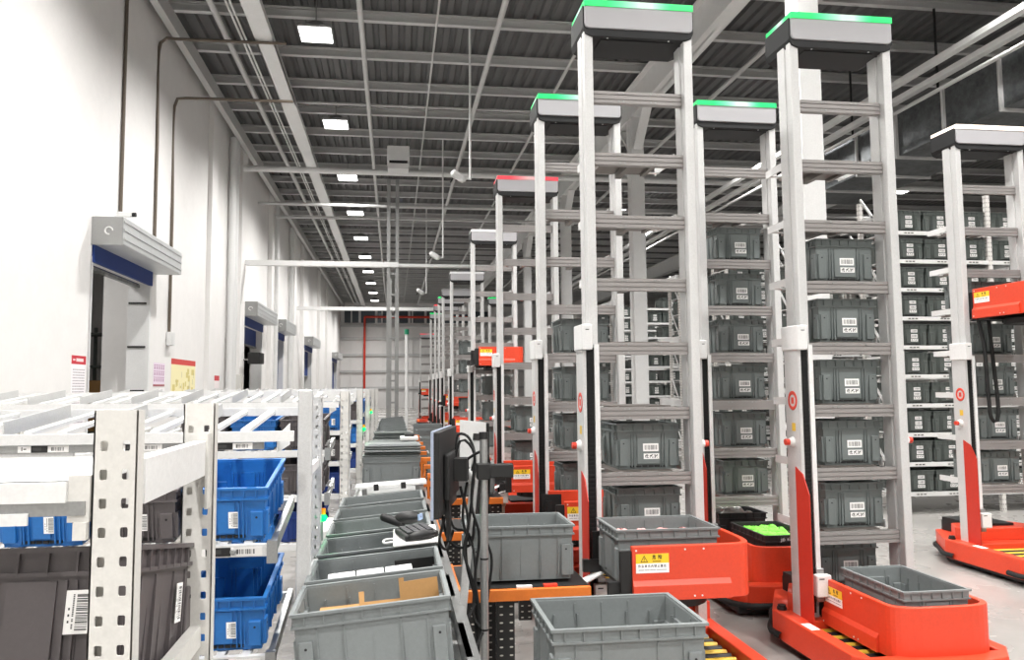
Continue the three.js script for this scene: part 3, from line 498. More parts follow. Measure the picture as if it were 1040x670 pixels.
function makeGripper() {
  const pts = [], inn = []; const a = 0.295, z0 = -0.32, zc = 0.2, rl = 0.15, t = 0.03;
  pts.push([-a, z0], [-a, zc]); inn.push([-a + t, z0], [-a + t, zc]);
  for (let k = 1; k <= 16; k++) { const q = Math.PI - Math.PI * k / 17, c = Math.cos(q), s = Math.sin(q), e = (v) => Math.sign(v) * Math.pow(Math.abs(v), 0.55); pts.push([a * e(c), zc + rl * e(s)]); inn.push([(a - t) * e(c), zc + (rl - t) * e(s)]); }
  pts.push([a, zc], [a, z0]); inn.push([a - t, zc], [a - t, z0]);
  const g = mesh('gripper', [plan([...pts, ...inn.reverse()], 0, 0.27, [], 0.004), ...[-1, 1].map((s) => { const p = s > 0 ? [[a, 0.002], [a + 0.016, 0.002], [a + 0.016, 0.075], [a, 0.1]] : [[-a, 0.1], [-a - 0.016, 0.075], [-a - 0.016, 0.002], [-a, 0.002]]; return elev(p, z0, zc); })], M.orange, new THREE.Group());
  g.parent.remove(g);
  mesh('floor_plate', [bx(-a + t, a - t, 0.03, 0.055, z0 - 0.02, zc + 0.07), bx(-0.12, 0.12, -0.05, 0.03, -0.2, 0.1)], M.black, g);
  for (const s of [-1, 1]) {
    mesh('fork_arm', [bx(s * 0.285, s * 0.262, 0.0, 0.245, z0 - 0.06, z0 + 0.1), bx(s * 0.27, s * 0.24, 0.02, 0.09, z0 - 0.12, z0 + 0.3), bx(s * 0.255, s * 0.23, 0.1, 0.2, z0 - 0.03, z0 + 0.02)], M.black, g);
    mesh('guide_flap', [bar([s * 0.24, 0.02, z0 - 0.02], [s * 0.2, -0.02, z0 - 0.13], 0.07, 0.006)], M.white, g);
  }
  const pan = mesh('panel_screws', [[-0.3, 0.25], [-0.04, 0.25], [0.06, 0.25], [-0.3, 0.02], [0.0, 0.02], [0.04, 0.02]].flatMap(([z, y]) => [cyl([-a - 0.017 * (y < 0.1), y, z], [-a - 0.0025 - 0.017 * (y < 0.1), y, z], 0.005, 6)]), M.white, g);
  pan.userData = { kind: 'stuff' };
  flat('warning_label', 0.175, 0.096, dangerLabel, g, [-a - 0.001, 0.185, -0.215], [0, -Math.PI / 2, 0]);
  mesh('turntable', [new THREE.CylinderGeometry(0.2, 0.2, 0.05, 24).translate(0, -0.045, -0.02)], M.black, g);
  return g;
}
const gripProto = makeGripper();
const levelWord = ['lowest tray', 'second tray up', 'third tray up', 'fourth tray up', 'fifth tray up', 'sixth tray up'];
function robot(x, z, led, who, label, gy, turned, trays, opts = {}) {
  const r = copy(robotProto, 'tote_robot', label, 'robot', [x, 0, z], 'tote handling robots');
  mesh('light_strip', ledGeo, LED[led], r);
  const g = gripProto.clone(); r.add(g); g.position.set(0, gy, 0.36); if (turned) g.rotation.y = Math.PI / 2;
  mesh('lift_carriage', [bx(-0.28, 0.28, gy - 0.02, gy + 0.03, 0.0, 0.2), bx(-0.29, 0.29, gy - 0.02, gy + 0.22, -0.006, 0.02)], M.black, r);
  for (const k of trays) tote('robot', `grey tote on the ${levelWord[k]} of ${who}`, [x + 0.055, 0.685 + 0.398 * k + 0.046, z - 0.325], 'totes carried by robots');
  if (opts.base) tote(opts.base, `${opts.base === 'black' ? 'black' : 'grey'} tote resting low on the chassis of ${who}`, [x + 0.03, 0.351, z - 0.38], 'totes carried by robots');
  return r;
}
robot(1.528, -4.42, 'green', 'the nearest left-lane robot', 'tall robot with green light bar and turned orange gripper, nearest in the left lane', 0.56, true, [0, 1]);
robot(2.9, -4.42, 'green', 'the frontmost right-hand robot', 'tall robot with green light bar carrying six totes, frontmost in the right lane', 0.205, false, [0, 1, 2, 3, 4], { base: 'robot' });
robot(1.528, -5.94, 'green', 'the second left-lane robot', 'second green-lit robot in the left lane, behind the nearest one', 0.56, true, [0, 1, 2, 3]);
robot(2.9, -5.93, 'green', 'the robot between the front masts', 'green-lit robot full of totes standing between the two front masts', 0.205, false, [0, 1, 2, 3, 4, 5], { base: 'black' });
const edgeRobot = robot(5.545, -6.23, 'amber', 'the robot at the right edge', 'robot with white amber-edged head and raised gripper at the right edge', 2.24, false, [0, 1, 2, 3, 4]);
mesh('cable_chain', [tube([[-0.27, 2.24, 0.06], [-0.262, 2.0, 0.1], [-0.25, 1.5, 0.11], [-0.235, 1.34, 0.11], [-0.19, 1.3, 0.11], [-0.165, 1.4, 0.11], [-0.19, 1.9, 0.11], [-0.2, 2.22, 0.1]], 0.016, 48, 8)], M.rubber, edgeRobot);
robot(1.528, -8.37, 'red', 'the red-lit robot', 'robot with red light bar, third in the left lane', 0.56, true, [0, 1]);
robot(1.528, -11.31, 'white', 'the fourth left-lane robot', 'robot with pale head and gripper raised to eye level, fourth in the left lane', 1.95, true, [0, 1, 2]);
robot(1.528, -15.59, 'white', 'the fifth left-lane robot', 'pale-headed robot with low gripper, fifth in the left lane', 0.75, true, [1, 2, 3, 4]);
robot(1.528, -18.3, 'off', 'the sixth left-lane robot', 'distant robot with unlit grey head, sixth in the left lane', 1.2, true, [1, 2]);
robot(1.528, -20.0, 'green', 'the seventh robot of the left lane', 'distant green-lit robot, seventh in the left lane', 0.56, true, []);
robot(1.528, -21.9, 'red', 'the eighth robot of the left lane', 'distant red-lit robot, eighth in the left lane', 0.56, true, []);
robot(1.528, -24.4, 'green', 'the ninth robot of the left lane', 'distant pale-green-lit robot, ninth in the left lane', 0.56, true, []);
robot(1.528, -34, 'red', 'the farthest robot', 'farthest robot at the end of the left lane', 1.3, true, []);
robot(2.9, -20.0, 'green', 'the distant second-lane robot', 'distant green-lit robot seen between left-lane masts', 0.56, true, []);
// totes in the grippers
function inTote(host, mat, label, name, cat, n, box, h) {   // soft packs lying in a tote
  for (let k = 0; k < n; k++) {
    const w = rr(0.045, 0.065), g = new THREE.SphereGeometry(1, 12, 8); g.scale(w, rr(0.02, 0.035), w * rr(0.6, 0.9)); const p = g.attributes.position;
    for (let i = 0; i < p.count; i++) p.setXYZ(i, p.getX(i) * (1 + 0.25 * (hash(i, k, 3) - 0.5)), p.getY(i) * (1 + 0.5 * (hash(i, k, 6) - 0.5)), p.getZ(i)); g.computeVertexNormals();
    const c = 4, i = k % c, j = Math.floor(k / c);
    const m = mesh(name, [g], mat); m.position.set(host[0] + (i - (c - 1) / 2) * box[0], host[1] + h + rr(-0.005, 0.01), host[2] + (j - (Math.ceil(n / c) - 1) / 2) * box[1]); tag(m, label, cat, label);
  }
}
tote('plain', 'grey tote with pink packs held in the turned orange gripper', [1.44, 0.616, -4.06], undefined, Math.PI / 2);
inTote([1.44, 0.616, -4.06], M.pink, 'pink pack in the tote held by the turned gripper', 'soft_pack', 'pack', 8, [0.12, 0.12], 0.2);
tote('plain', 'empty grey tote held in the orange gripper at lower right', [2.9, 0.261, -4.06]);
const gt = tote('blackTall', 'black tote of bright green bags held by the gripper between the masts', [2.91, 0.261, -5.59]);
flat('logo', 0.12, 0.038, new THREE.MeshStandardMaterial({ roughness: 0.6, map: canvasTex(160, 60, (x, w, h) => { x.fillStyle = '#363536'; x.fillRect(0, 0, w, h); x.fillStyle = '#dcdcdc'; x.font = 'bold 44px sans-serif'; x.fillText('JD', 8, 46); for (let i = 0; i < 4; i++) { x.fillRect(74 + i * 20, 16, 15, 12); x.fillRect(74 + i * 20, 34, 15, 6); } }) }), gt, [-0.02, 0.248, gTote.L / 2 + 0.001]);
inTote([2.91, 0.261, -5.59], M.green, 'bright green bag in the black tote', 'green_bag', 'bag', 16, [0.07, 0.125], 0.235);
inTote([2.93, 0.351, -6.31], M.paper, 'white pack in the low black tote', 'white_pack', 'pack', 8, [0.065, 0.2], 0.19);

// ---------------------------------------------------------------- storage racks on the right
const LV = []; for (let k = 0; k < 10; k++) LV.push(0.27 + 0.375 * k);
const perf = (w, h, depth, pitch, two) => {   // perforated upright: face plate with punched holes and returned flanges
  const holes = [];
  for (let y = 0.05; y < h - 0.03; y += pitch) for (const x of two ? [w * 0.24, w * 0.74] : [w * 0.5]) holes.push([[x - 0.0065, y - 0.006], [x - 0.0048, y - 0.009], [x + 0.0048, y - 0.009], [x + 0.0065, y - 0.006], [x + 0.0065, y + 0.006], [x + 0.0048, y + 0.009], [x - 0.0048, y + 0.009], [x - 0.0065, y + 0.006]]);
  return [elev([[0, 0], [w, 0], [w, h], [0, h]], -0.003, 0, holes), bx(0, 0.003, 0, h, -depth, 0), bx(w - 0.003, w, 0, h, -depth, 0), bx(w - 0.018, w, 0, h, -depth - 0.003, -depth), bx(0, 0.018, 0, h, -depth - 0.003, -depth)];
};
const rackPost = merge([bx(-0.03, 0.03, 0, 4.15, -0.004, 0), bx(-0.03, -0.026, 0, 4.15, -0.05, 0), bx(0.026, 0.03, 0, 4.15, -0.05, 0)]);
const dotTex = canvasTex(32, 64, (x, w, h) => { x.fillStyle = '#dddad6'; x.fillRect(0, 0, w, h); x.fillStyle = '#8c8a86'; for (const [a, b] of [[9, 16], [23, 16], [9, 48], [23, 48]]) x.fillRect(a - 3, b - 5, 6, 10); });
dotTex.wrapS = dotTex.wrapT = THREE.RepeatWrapping; dotTex.repeat.set(1 / 0.06, 1 / 0.12);
const perfMat = new THREE.MeshStandardMaterial({ map: dotTex, roughness: 0.5 });
const BAY = 1.42, rackX = 6.42;
const rackWord = ['nearest storage rack', 'second storage rack', 'third storage rack', 'fourth storage rack', 'fifth storage rack', 'sixth storage rack', 'seventh storage rack', 'eighth storage rack'];
for (let row = 0; row < 8; row++) {
  const z = -8.9 - 2.42 * row, bays = row < 1 ? 2 : row < 3 ? 2 : 1;
  const r = thing('storage_rack', `white tote rack, ${row ? ord[row] + ' row back' : 'nearest row'} right of the column line`, 'rack', [rackX, 0, z], 'storage racks');
  for (let b = 0; b <= bays; b++) {
    for (const d of [0, -0.6]) mesh('upright', rackPost, perfMat, r).position.set(b * BAY, 0, d);
    const br = []; for (let y = 0.3; y < 3.8; y += 0.8) br.push(bar([b * BAY, y, -0.02], [b * BAY, y + 0.7, -0.6], 0.02, 0.03)); for (const y of [0.25, 2, 3.9]) br.push(bar([b * BAY, y, -0.02], [b * BAY, y, -0.6], 0.02, 0.03));
    mesh('brace', br, M.white, r);
  }
  const sh = merge([bx(0.03, BAY - 0.03, -0.05, 0, -0.03, 0), bx(0.03, BAY - 0.03, -0.05, 0, -0.6, -0.57), bx(0.03, BAY - 0.03, -0.012, 0, -0.57, -0.03)]);
  for (let b = 0; b < bays; b++) for (let k = 0; k < 10; k++) {
    const s = mesh('shelf', sh, M.white, r); s.position.set(b * BAY, LV[k], 0);
    if (row < 3) for (let c = 0; c < 3; c++) flat('shelf_label', 0.16, 0.03, shelfTag, s, [0.26 + c * 0.455, -0.025, 0.0012]);
    for (let c = 0; c < 3; c++) {
      if (row === 0 && b === 1 && c > 0) continue;
      if (row > 0 && b === 1 && c > 1) continue;
      if (hash(row * 7 + b, k * 5 + c, 21) < (row ? 0.16 : 0.05)) continue;
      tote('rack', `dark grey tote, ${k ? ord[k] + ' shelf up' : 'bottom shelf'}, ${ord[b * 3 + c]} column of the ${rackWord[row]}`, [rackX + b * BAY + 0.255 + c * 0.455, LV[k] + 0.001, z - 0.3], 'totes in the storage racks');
    }
  }
}

// ---------------------------------------------------------------- put wall racks on the left
const postGeo = merge(perf(0.074, 1.612, 0.032, 0.05, true));
const smoothPost = merge([rb(0, 0.06, 0, 1.64, -0.05, 0, 0.006, 1)]);
const smallPost = merge(perf(0.045, 1.6, 0.04, 0.05, false));
const glow = (hex, k) => new THREE.MeshStandardMaterial({ color: hex, emissive: hex, emissiveIntensity: k });
const G = { green: glow(0x08e868, 1.3), red: glow(0xff1a14, 3), amber: glow(0xd07010, 0.5) };
function slopedShelf(rack, x0, x1, y, zf, depth, tilt, name = 'shelf') {
  const s = mesh(name, [bx(x0, x1, -0.045, 0.004, -0.02, 0), bx(x0, x1, -0.045, 0.004, -depth, -depth + 0.02), ...[0.06, 0.16, 0.26].map((q) => q).flatMap((q) => { const l = []; for (let x = x0 + q; x < x1; x += 0.355) l.push(bx(x, x + 0.035, -0.02, 0, -depth + 0.02, -0.02)); return l; })], M.white, rack);
  s.position.set(0, y, zf); s.rotation.x = tilt; return s;
}
{ // nearest rack: big perforated uprights, a grey tote below a white top shelf
  const r = thing('put_wall_rack', 'nearest white rack with large perforated uprights at lower left', 'rack', [0, 0, 0], 'put wall racks');
  mesh('upright', postGeo, M.post, r).position.set(-0.522, 0, -1.4);
  const back = mesh('upright', postGeo, M.post, r); back.position.set(-0.512, 0, -1.93);
  for (const z of [-1.4, -1.93]) mesh('upright', postGeo, M.post, r).position.set(-2.0, 0, z);
  const top = mesh('top_shelf', [bx(-1.93, -0.56, 1.474, 1.49, -1.9, -1.395), bx(-1.93, -0.56, 1.455, 1.49, -1.41, -1.388)], M.white, r);
  mesh('shelf_lip', [bx(-1.93, -0.53, 1.432, 1.456, -1.4, -1.392)], M.steel, top);
  mesh('label_rail', [bx(-1.93, -0.62, 1.418, 1.438, -1.391, -1.386)], M.white, top);
  mesh('hook', [bx(-0.56, -0.524, 1.42, 1.5, -1.41, -1.396), bx(-0.548, -0.526, 1.39, 1.42, -1.405, -1.39)], M.post, r);
  mesh('side_beam', [bx(-0.485, -0.452, 1.44, 1.522, -1.93, -1.46)], M.white, r);
  mesh('side_beam', [bx(-0.485, -0.46, 1.03, 1.08, -1.93, -1.46)], M.post, r);
  mesh('side_beam', [bx(-0.485, -0.46, 0.5, 0.55, -1.93, -1.46)], M.post, r);
  mesh('end_flange', [bx(-0.452, -0.446, 1.36, 1.54, -1.93, -1.9)], M.post, r);
  { const s = mesh('shelf', [bx(-1.93, -0.49, -0.02, 0, -0.22, 0.24)], M.white, r); s.position.set(0, 0.984, -1.68); s.rotation.x = -0.19; }
  mesh('shelf', [bx(-1.93, -0.49, 0.55, 0.57, -1.93, -1.42)], M.white, r);
  const t = tote('brownBig', 'large dark grey tote with barcode label behind the nearest perforated upright', [-0.66, 0.986, -1.69]); t.rotation.x = -0.19;
  const t2 = tote('navy', 'dark blue tote at the left edge beside the large grey tote', [-1.04, 0.986, -1.7]); t2.rotation.x = -0.19;
}
const putRacks = [
  { z: -3.2, xr: -0.41, top: 1.46, lv: [1.03, 0.59], cols: [['blue', 'brown', 'blue'], ['blue', 'blue', 'blue']], who: 'second put wall rack' },
  { z: -5.75, xr: -0.41, top: 1.53, lv: [1.2, 0.87, 0.52], cols: [['brown', 'blue', 'brown'], ['brown', 'brown'], ['navy', 'blue']], who: 'third put wall rack' },
  { z: -8.3, xr: -0.41, top: 1.53, lv: [1.2, 0.87, 0.52], cols: [['blue', 'brown'], ['brown', 'blue'], ['navy', 'navy']], who: 'fourth put wall rack' },
  { z: -10.85, xr: -0.41, top: 1.53, lv: [1.2, 0.87, 0.52], cols: [['brown', 'blue'], ['blue', 'blue'], ['navy', 'navy']], who: 'fifth put wall rack' },
  { z: -13.4, xr: -0.41, top: 1.53, lv: [1.2, 0.87], cols: [['blue', 'blue'], ['blue', 'navy']], who: 'sixth put wall rack' },
  { z: -16.5, xr: -0.41, top: 1.53, lv: [1.2, 0.87], cols: [['navy', 'blue'], ['navy', 'blue']], who: 'seventh put wall rack' },
];
putRacks.forEach((d, i) => {
  const r = thing('put_wall_rack', `white put wall rack, ${ord[i + 1]} along the left side`, 'rack', [0, 0, 0], 'put wall racks');
  const x0 = -3.0, zf = d.z, dep = 0.62, tilt = i ? 0.06 : 0.15;
  mesh('upright', i ? merge(perf(0.07, 1.62, 0.05, 0.05, true)) : smoothPost, i ? M.post : M.alu, r).position.set(d.xr, 0, zf - 0.12);
  mesh('upright', smallPost, M.alu, r).position.set(d.xr, 0, zf - dep - 0.1);
  mesh('upright', smallPost, M.alu, r).position.set(d.xr - 0.02, 0, zf - dep - 0.34);
  for (const z of [zf - 0.12, zf - dep - 0.1]) for (const x of [x0, -1.75]) if (x === x0) mesh('upright', smallPost, M.post, r).position.set(x, 0, z);
  for (const y of [0.2, 0.75, 1.25]) mesh('side_beam', [bx(d.xr + 0.01, d.xr + 0.035, y, y + 0.04, zf - dep - 0.36, zf - 0.15)], M.white, r);
  // top shelf: frame, sloping bars and grey plates between them
  const top = mesh('top_shelf', [bx(x0, d.xr, -0.03, 0.012, -0.012, 0.012), bx(x0, d.xr, 0.05, 0.09, -dep - 0.1, -dep - 0.07)], M.white, r); top.position.set(0, d.top, zf);
  const plates = [], bars2 = [];
  for (let x = d.xr - 0.2; x > x0; x -= 0.355) { bars2.push(bar([x, 0.012, -0.02], [x, 0.07, -dep - 0.08], 0.035, 0.016)); bars2.push(bar([x - 0.13, 0.012, -0.02], [x - 0.13, 0.07, -dep - 0.08], 0.03, 0.016)); plates.push(bar([x - 0.235, 0.03, -0.05], [x - 0.235, 0.085, -dep - 0.05], 0.006, 0.06)); }
  for (const b of bars2) mesh('shelf_bar', [b], M.white, top); for (const b of plates) mesh('lane_divider', [b], M.alu, top);
  if (i === 0) mesh('fascia_panel', [bx(x0, -1.27, 1.3, 1.412, zf - 0.02, zf - 0.005)], M.alu, r);
  mesh('corner_bracket', [elev([[0, 0], [0.07, 0.03], [0.07, 0.12], [0.0, 0.07]], -0.003, 0).rotateY(0.9).translate(d.xr - 0.07, d.top - 0.08, zf - 0.03)], M.white, r);
  const s0 = mesh('label_rail', [bx(x0, d.xr - 0.12, d.top - 0.062, d.top - 0.032, zf - 0.012, zf)], M.steel, r);
  if (i < 2) for (let c = 0; c < 5; c++) flat('label_strip', 0.19, 0.026, stripTex, s0, [d.xr - 0.26 - c * 0.355, d.top - 0.047, zf + 0.0012]);
  d.lv.forEach((y, k) => {
    const s = slopedShelf(r, x0, d.xr - 0.1, y - 0.02, zf, dep, tilt);
    mesh('support_arm', [bar([d.xr - 0.085, y - 0.05, zf - 0.0], [d.xr - 0.085, y + dep * tilt * 0.9 - 0.02, zf - dep], 0.025, 0.05), bx(d.xr - 0.1, d.xr - 0.06, y - 0.09, y - 0.0, zf - 0.02, zf + 0.012)], M.steel, r);
    if (i === 0) for (let c = 0; c < 4; c++) flat('label_strip', 0.3, 0.036, stripTex, s, [d.xr - 0.27 - c * 0.355, -0.022, 0.0015]);
    d.cols[k].forEach((kind, c) => {
      const x = d.xr - 0.27 - c * 0.355;
      const t = tote(kind, `${kind === 'brown' ? 'dark grey' : kind === 'navy' ? 'navy blue' : 'bright blue'} tote, ${ord[k]} level down, ${ord[c]} from the right in the ${d.who}`, [x, y - 0.012, zf - 0.28], 'put wall totes');
      t.rotation.x = tilt; t.position.y = y - 0.015 + 0.28 * tilt;
    });
    if (i === 0) mesh('pick_light', [new THREE.SphereGeometry(0.012, 12, 8).scale(1, 1, 0.4).translate(d.xr - 0.235, y - 0.042, zf + 0.003)], k ? G.red : M.steel, r);
  });
});
for (const [x, y, z, who] of [[-0.376, 0.95, -4.18, 'second'], [-0.328, 1.19, -8.44, 'fourth'], [-0.328, 1.29, -10.99, 'fifth']]) {
  const l = thing('signal_light', `green signal light on the post of the ${who} put wall rack`, 'signal light', [x, y, z], 'green signal lights');
  mesh('stem', [bx(-0.012, 0.0, -0.12, 0.0, -0.012, 0.012)], M.steel, l); mesh('bulb', [new THREE.SphereGeometry(0.022, 12, 8)], G.green, l); mesh('amber_segment', [cyl([0, 0.02, 0], [0, 0.05, 0], 0.014)], G.amber, l);
  const p = new THREE.PointLight(0x20ff90, 0.03); p.position.set(0.03, 0, 0.03); p.castShadow = true; l.add(p);
}
{ // white carton standing between the second and third racks
  tag(mesh('carton', [rb(-0.5, -0.34, 0.55, 0.78, -5.2, -4.75, 0.01)], M.paper), 'white carton between the crate row and the third put wall rack', 'box');
}

// ---------------------------------------------------------------- sloping crate shelf down the middle
const TILT = 0.083;
{
  const r = thing('crate_shelf', 'long sloping steel shelf under the row of grey crates', 'shelf', [0, 0, 0]);
  const yl = (x) => 0.577 + (x + 0.33) * TILT;
  mesh('deck', [bar([-0.36, yl(-0.36) - 0.02, -11.45], [0.26, yl(0.26) - 0.02, -11.45], 18.2, 0.01)], M.alu, r);
  mesh('edge_rail', [bx(-0.38, -0.36, yl(-0.36) - 0.06, yl(-0.36) + 0.03, -20.55, -2.35)], M.steel, r);
  mesh('edge_rail', [bx(0.262, 0.285, yl(0.26) - 0.06, yl(0.26) + 0.06, -20.55, -2.35), bx(0.262, 0.31, yl(0.26) + 0.055, yl(0.26) + 0.06, -20.55, -2.35)], M.steel, r);
  for (let z = -2.4; z > -20.5; z -= 2.25) for (const x of [-0.37, 0.27]) mesh('leg', [bx(x - 0.02, x + 0.02, 0, yl(x) - 0.05, z - 0.02, z + 0.02)], M.steel, r);
}
const crateWord = ['nearest grey crate with cardboard pieces', 'second grey crate, right half lined with black', 'third grey crate under the keyboard tray', 'fourth grey crate, under the scanner,', 'fifth grey crate, behind the scanner,', 'sixth grey crate, last before the white board,'];
const crateZ = [-2.95, -3.4, -3.89, -4.38, -4.86, -5.37];
crateZ.forEach((z, k) => { const t = tote('plain', `${crateWord[k]} in the middle row`, [-0.055, 0.584, z], 'crates in the middle row', Math.PI / 2); t.rotation.set(0, Math.PI / 2, 0); t.quaternion.premultiply(new THREE.Quaternion().setFromAxisAngle(new THREE.Vector3(0, 0, 1), TILT)); t.position.y = 0.577 + 0.275 * TILT; });
const midTilt = (o) => o.quaternion.premultiply(new THREE.Quaternion().setFromAxisAngle(new THREE.Vector3(0, 0, 1), TILT));
for (let k = 0; k < 14; k++) { const z = -7.62 - k * 0.9; const t = tote('plain', k === 0 ? 'grey crate topped with folded crates behind the white board' : `distant grey crate in the middle row, ${ord[k - 1]} behind the piled one`, [-0.02, 0.58, z], 'crates in the middle row', Math.PI / 2); midTilt(t); t.position.y = 0.577 + 0.31 * TILT + (k ? 0 : 0.07); if (k === 0) t.rotation.set(0, Math.PI / 2, 0); if (k === 0) t.position.y = 0.69; }
// nested lids on the far crates
for (const [z, y, n] of [[-7.62, 0.972, 5], [-8.52, 0.9, 6], [-9.42, 0.9, 4], [-11.2, 0.9, 4]]) for (let k = 0; k < n; k++) {
  const l = mesh('folded_crate', [rb(-0.275, 0.275, 0, 0.016, -0.2, 0.2, 0.006), bx(-0.24, 0.24, 0.016, 0.022, -0.16, 0.16)], k % 2 ? M.toteDark : M.tote); l.position.set(-0.01 + rr(-0.01, 0.01), y + k * 0.024, z + rr(-0.02, 0.02)); l.rotation.y = rr(-0.05, 0.05);
  tag(l, z > -8 ? `folded grey crate, ${ord[k]} from below in the pile behind the white board` : `folded grey crate, ${ord[k]} from below in the ${z > -9 ? 'second' : z > -10 ? 'third' : 'farthest'} flat pile`, 'folded crate', 'folded crates');
}
{ // white board lying across the shelf before the lidded crate
  const b = thing('divider_board', 'white board with black clips lying before the piled crate', 'board', [-0.02, 0.84, -6.35]);
  mesh('board', [bx(-0.29, 0.29, 0, 0.018, -0.12, 0.12)], M.white, b); for (const x of [-0.12, 0.1]) mesh('clip', [bx(x - 0.02, x + 0.02, -0.02, 0.03, 0.1, 0.13)], M.black, b);
  mesh('stand', [bx(-0.24, -0.2, -0.25, 0, -0.03, 0.03), bx(0.2, 0.24, -0.215, 0, -0.03, 0.03)], M.steel, b);
  b.rotation.z = 0.06;
}
// contents of the first crates
const put = (name, label, cat, geo, mat, pos, rot) => { const m = mesh(name, geo, mat); m.position.set(...pos); m.rotation.set(...rot); return tag(m, label, cat); };
put('cardboard_sheet', 'upright cardboard flap at the right of the nearest crate', 'cardboard', [bx(-0.075, 0.075, -0.06, 0.045, -0.002, 0.002), bx(-0.075, -0.055, 0.045, 0.06, -0.002, 0.002)], M.card, [0.1, 0.86, -2.98], [-0.15, 0.1, 0.1]);
put('cardboard_sheet', 'cardboard sheet lying across the middle of the nearest crate', 'cardboard', [bx(-0.13, 0.1, -0.05, 0.0, -0.003, 0.003), bx(-0.13, -0.11, 0, 0.04, -0.003, 0.003)], M.card, [0.0, 0.83, -3.0], [-0.5, 0.05, 0.08]);
put('cardboard_box', 'brown cardboard box end at the left of the nearest crate', 'cardboard', [rb(-0.085, 0.085, -0.18, 0, -0.06, 0.06, 0.004)], M.card, [-0.2, 0.79, -3.03], [0, 0.02, 0.06]);
for (let k = 0; k < 3; k++) put('paper_sheet', `white paper pad in the second crate, ${ord[k]} from the left`, 'paper', [rb(-0.06, 0.06, -0.012, 0.012, -0.11, 0.11, 0.004)], M.paper, [-0.225 + k * 0.127, 0.79 + k * 0.012, -3.4], [0.15, 0.05, 0.08]);
put('black_sheet', 'black plastic sheet standing in the right half of the second crate', 'sheet', [bx(-0.1, 0.1, -0.23, 0, -0.004, 0.004), bx(-0.1, 0.1, -0.23, -0.225, 0, 0.1)], M.black, [0.105, 0.86, -3.55], [0, 0, TILT]);

// ---------------------------------------------------------------- operator equipment
{
  const p = thing('keyboard_tray', 'white tray lying over the crates under a keyboard', 'tray', [0.1, 0.905, -3.82]);
  mesh('board', [rb(-0.1, 0.12, 0, 0.01, -0.22, 0.2, 0.004)], M.paper, p); mesh('handle', [tube([[-0.1, 0.005, 0.02], [-0.14, 0.005, 0.02], [-0.14, 0.005, 0.1], [-0.1, 0.005, 0.1]], 0.006, 20)], M.paper, p);
  p.rotation.z = TILT;
  const k = thing('keypad', 'black numeric keypad lying on the white tray', 'keypad', [0.115, 0.918, -3.78]); k.rotation.z = TILT; k.rotation.y = 0.25;
  mesh('body', [rb(-0.085, 0.085, 0, 0.03, -0.11, 0.1, 0.01)], M.black, k);
  for (let i = 0; i < 4; i++) for (let j = 0; j < 5; j++) mesh('key', [rb(-0.066 + i * 0.034, -0.037 + i * 0.034, 0.028, 0.04, -0.09 + j * 0.034, -0.061 + j * 0.034, 0.004, 1)], std(0x3a3a3c, 0.5), k);
  mesh('wrist_rest', [new THREE.SphereGeometry(1, 16, 10).scale(0.07, 0.022, 0.03).translate(0, 0.022, 0.1)], M.black, k);
  const s = thing('barcode_scanner', 'black handheld barcode scanner lying behind the keypad', 'scanner', [0.06, 0.93, -4.03]); s.rotation.z = TILT; s.rotation.y = -0.4;
  mesh('head', [new THREE.SphereGeometry(1, 18, 12).scale(0.075, 0.035, 0.05).translate(0.02, 0.035, 0)], M.black, s);
  mesh('handle', [new THREE.CapsuleGeometry(0.022, 0.1, 4, 12).rotateZ(1.2).translate(-0.06, 0.026, 0.02)], M.black, s);
  mesh('window', [bx(0.085, 0.094, 0.02, 0.05, -0.025, 0.025)], M.screen, s);
}
{ // monitor seen from behind and edge-on
  const m = thing('monitor', 'thin black monitor turned away, with pale side edge, beside the crates', 'monitor', [0.235, 1.28, -3.42]);
  m.rotation.set(0.0, -1.787, 0, 'YXZ');
  mesh('casing', [rb(-0.27, 0.27, -0.18, 0.18, -0.012, 0.02, 0.006), rb(-0.16, 0.16, -0.12, 0.08, -0.04, -0.01, 0.012)], M.black, m);
  mesh('side_trim', [bx(-0.273, 0.273, -0.183, 0.183, 0.012, 0.024)], std(0xa9b4c8, 0.35, 0.3), m);
  mesh('screen', [bx(-0.26, 0.26, -0.165, 0.17, 0.0235, 0.0255)], M.screen, m);
  mesh('mount', [bx(-0.04, 0.04, -0.05, 0.05, -0.1, -0.038)], M.black, m);
  mesh('cable_comb', [bx(0.05, 0.1, -0.3, -0.1, -0.03, -0.015)], M.black, m);
}
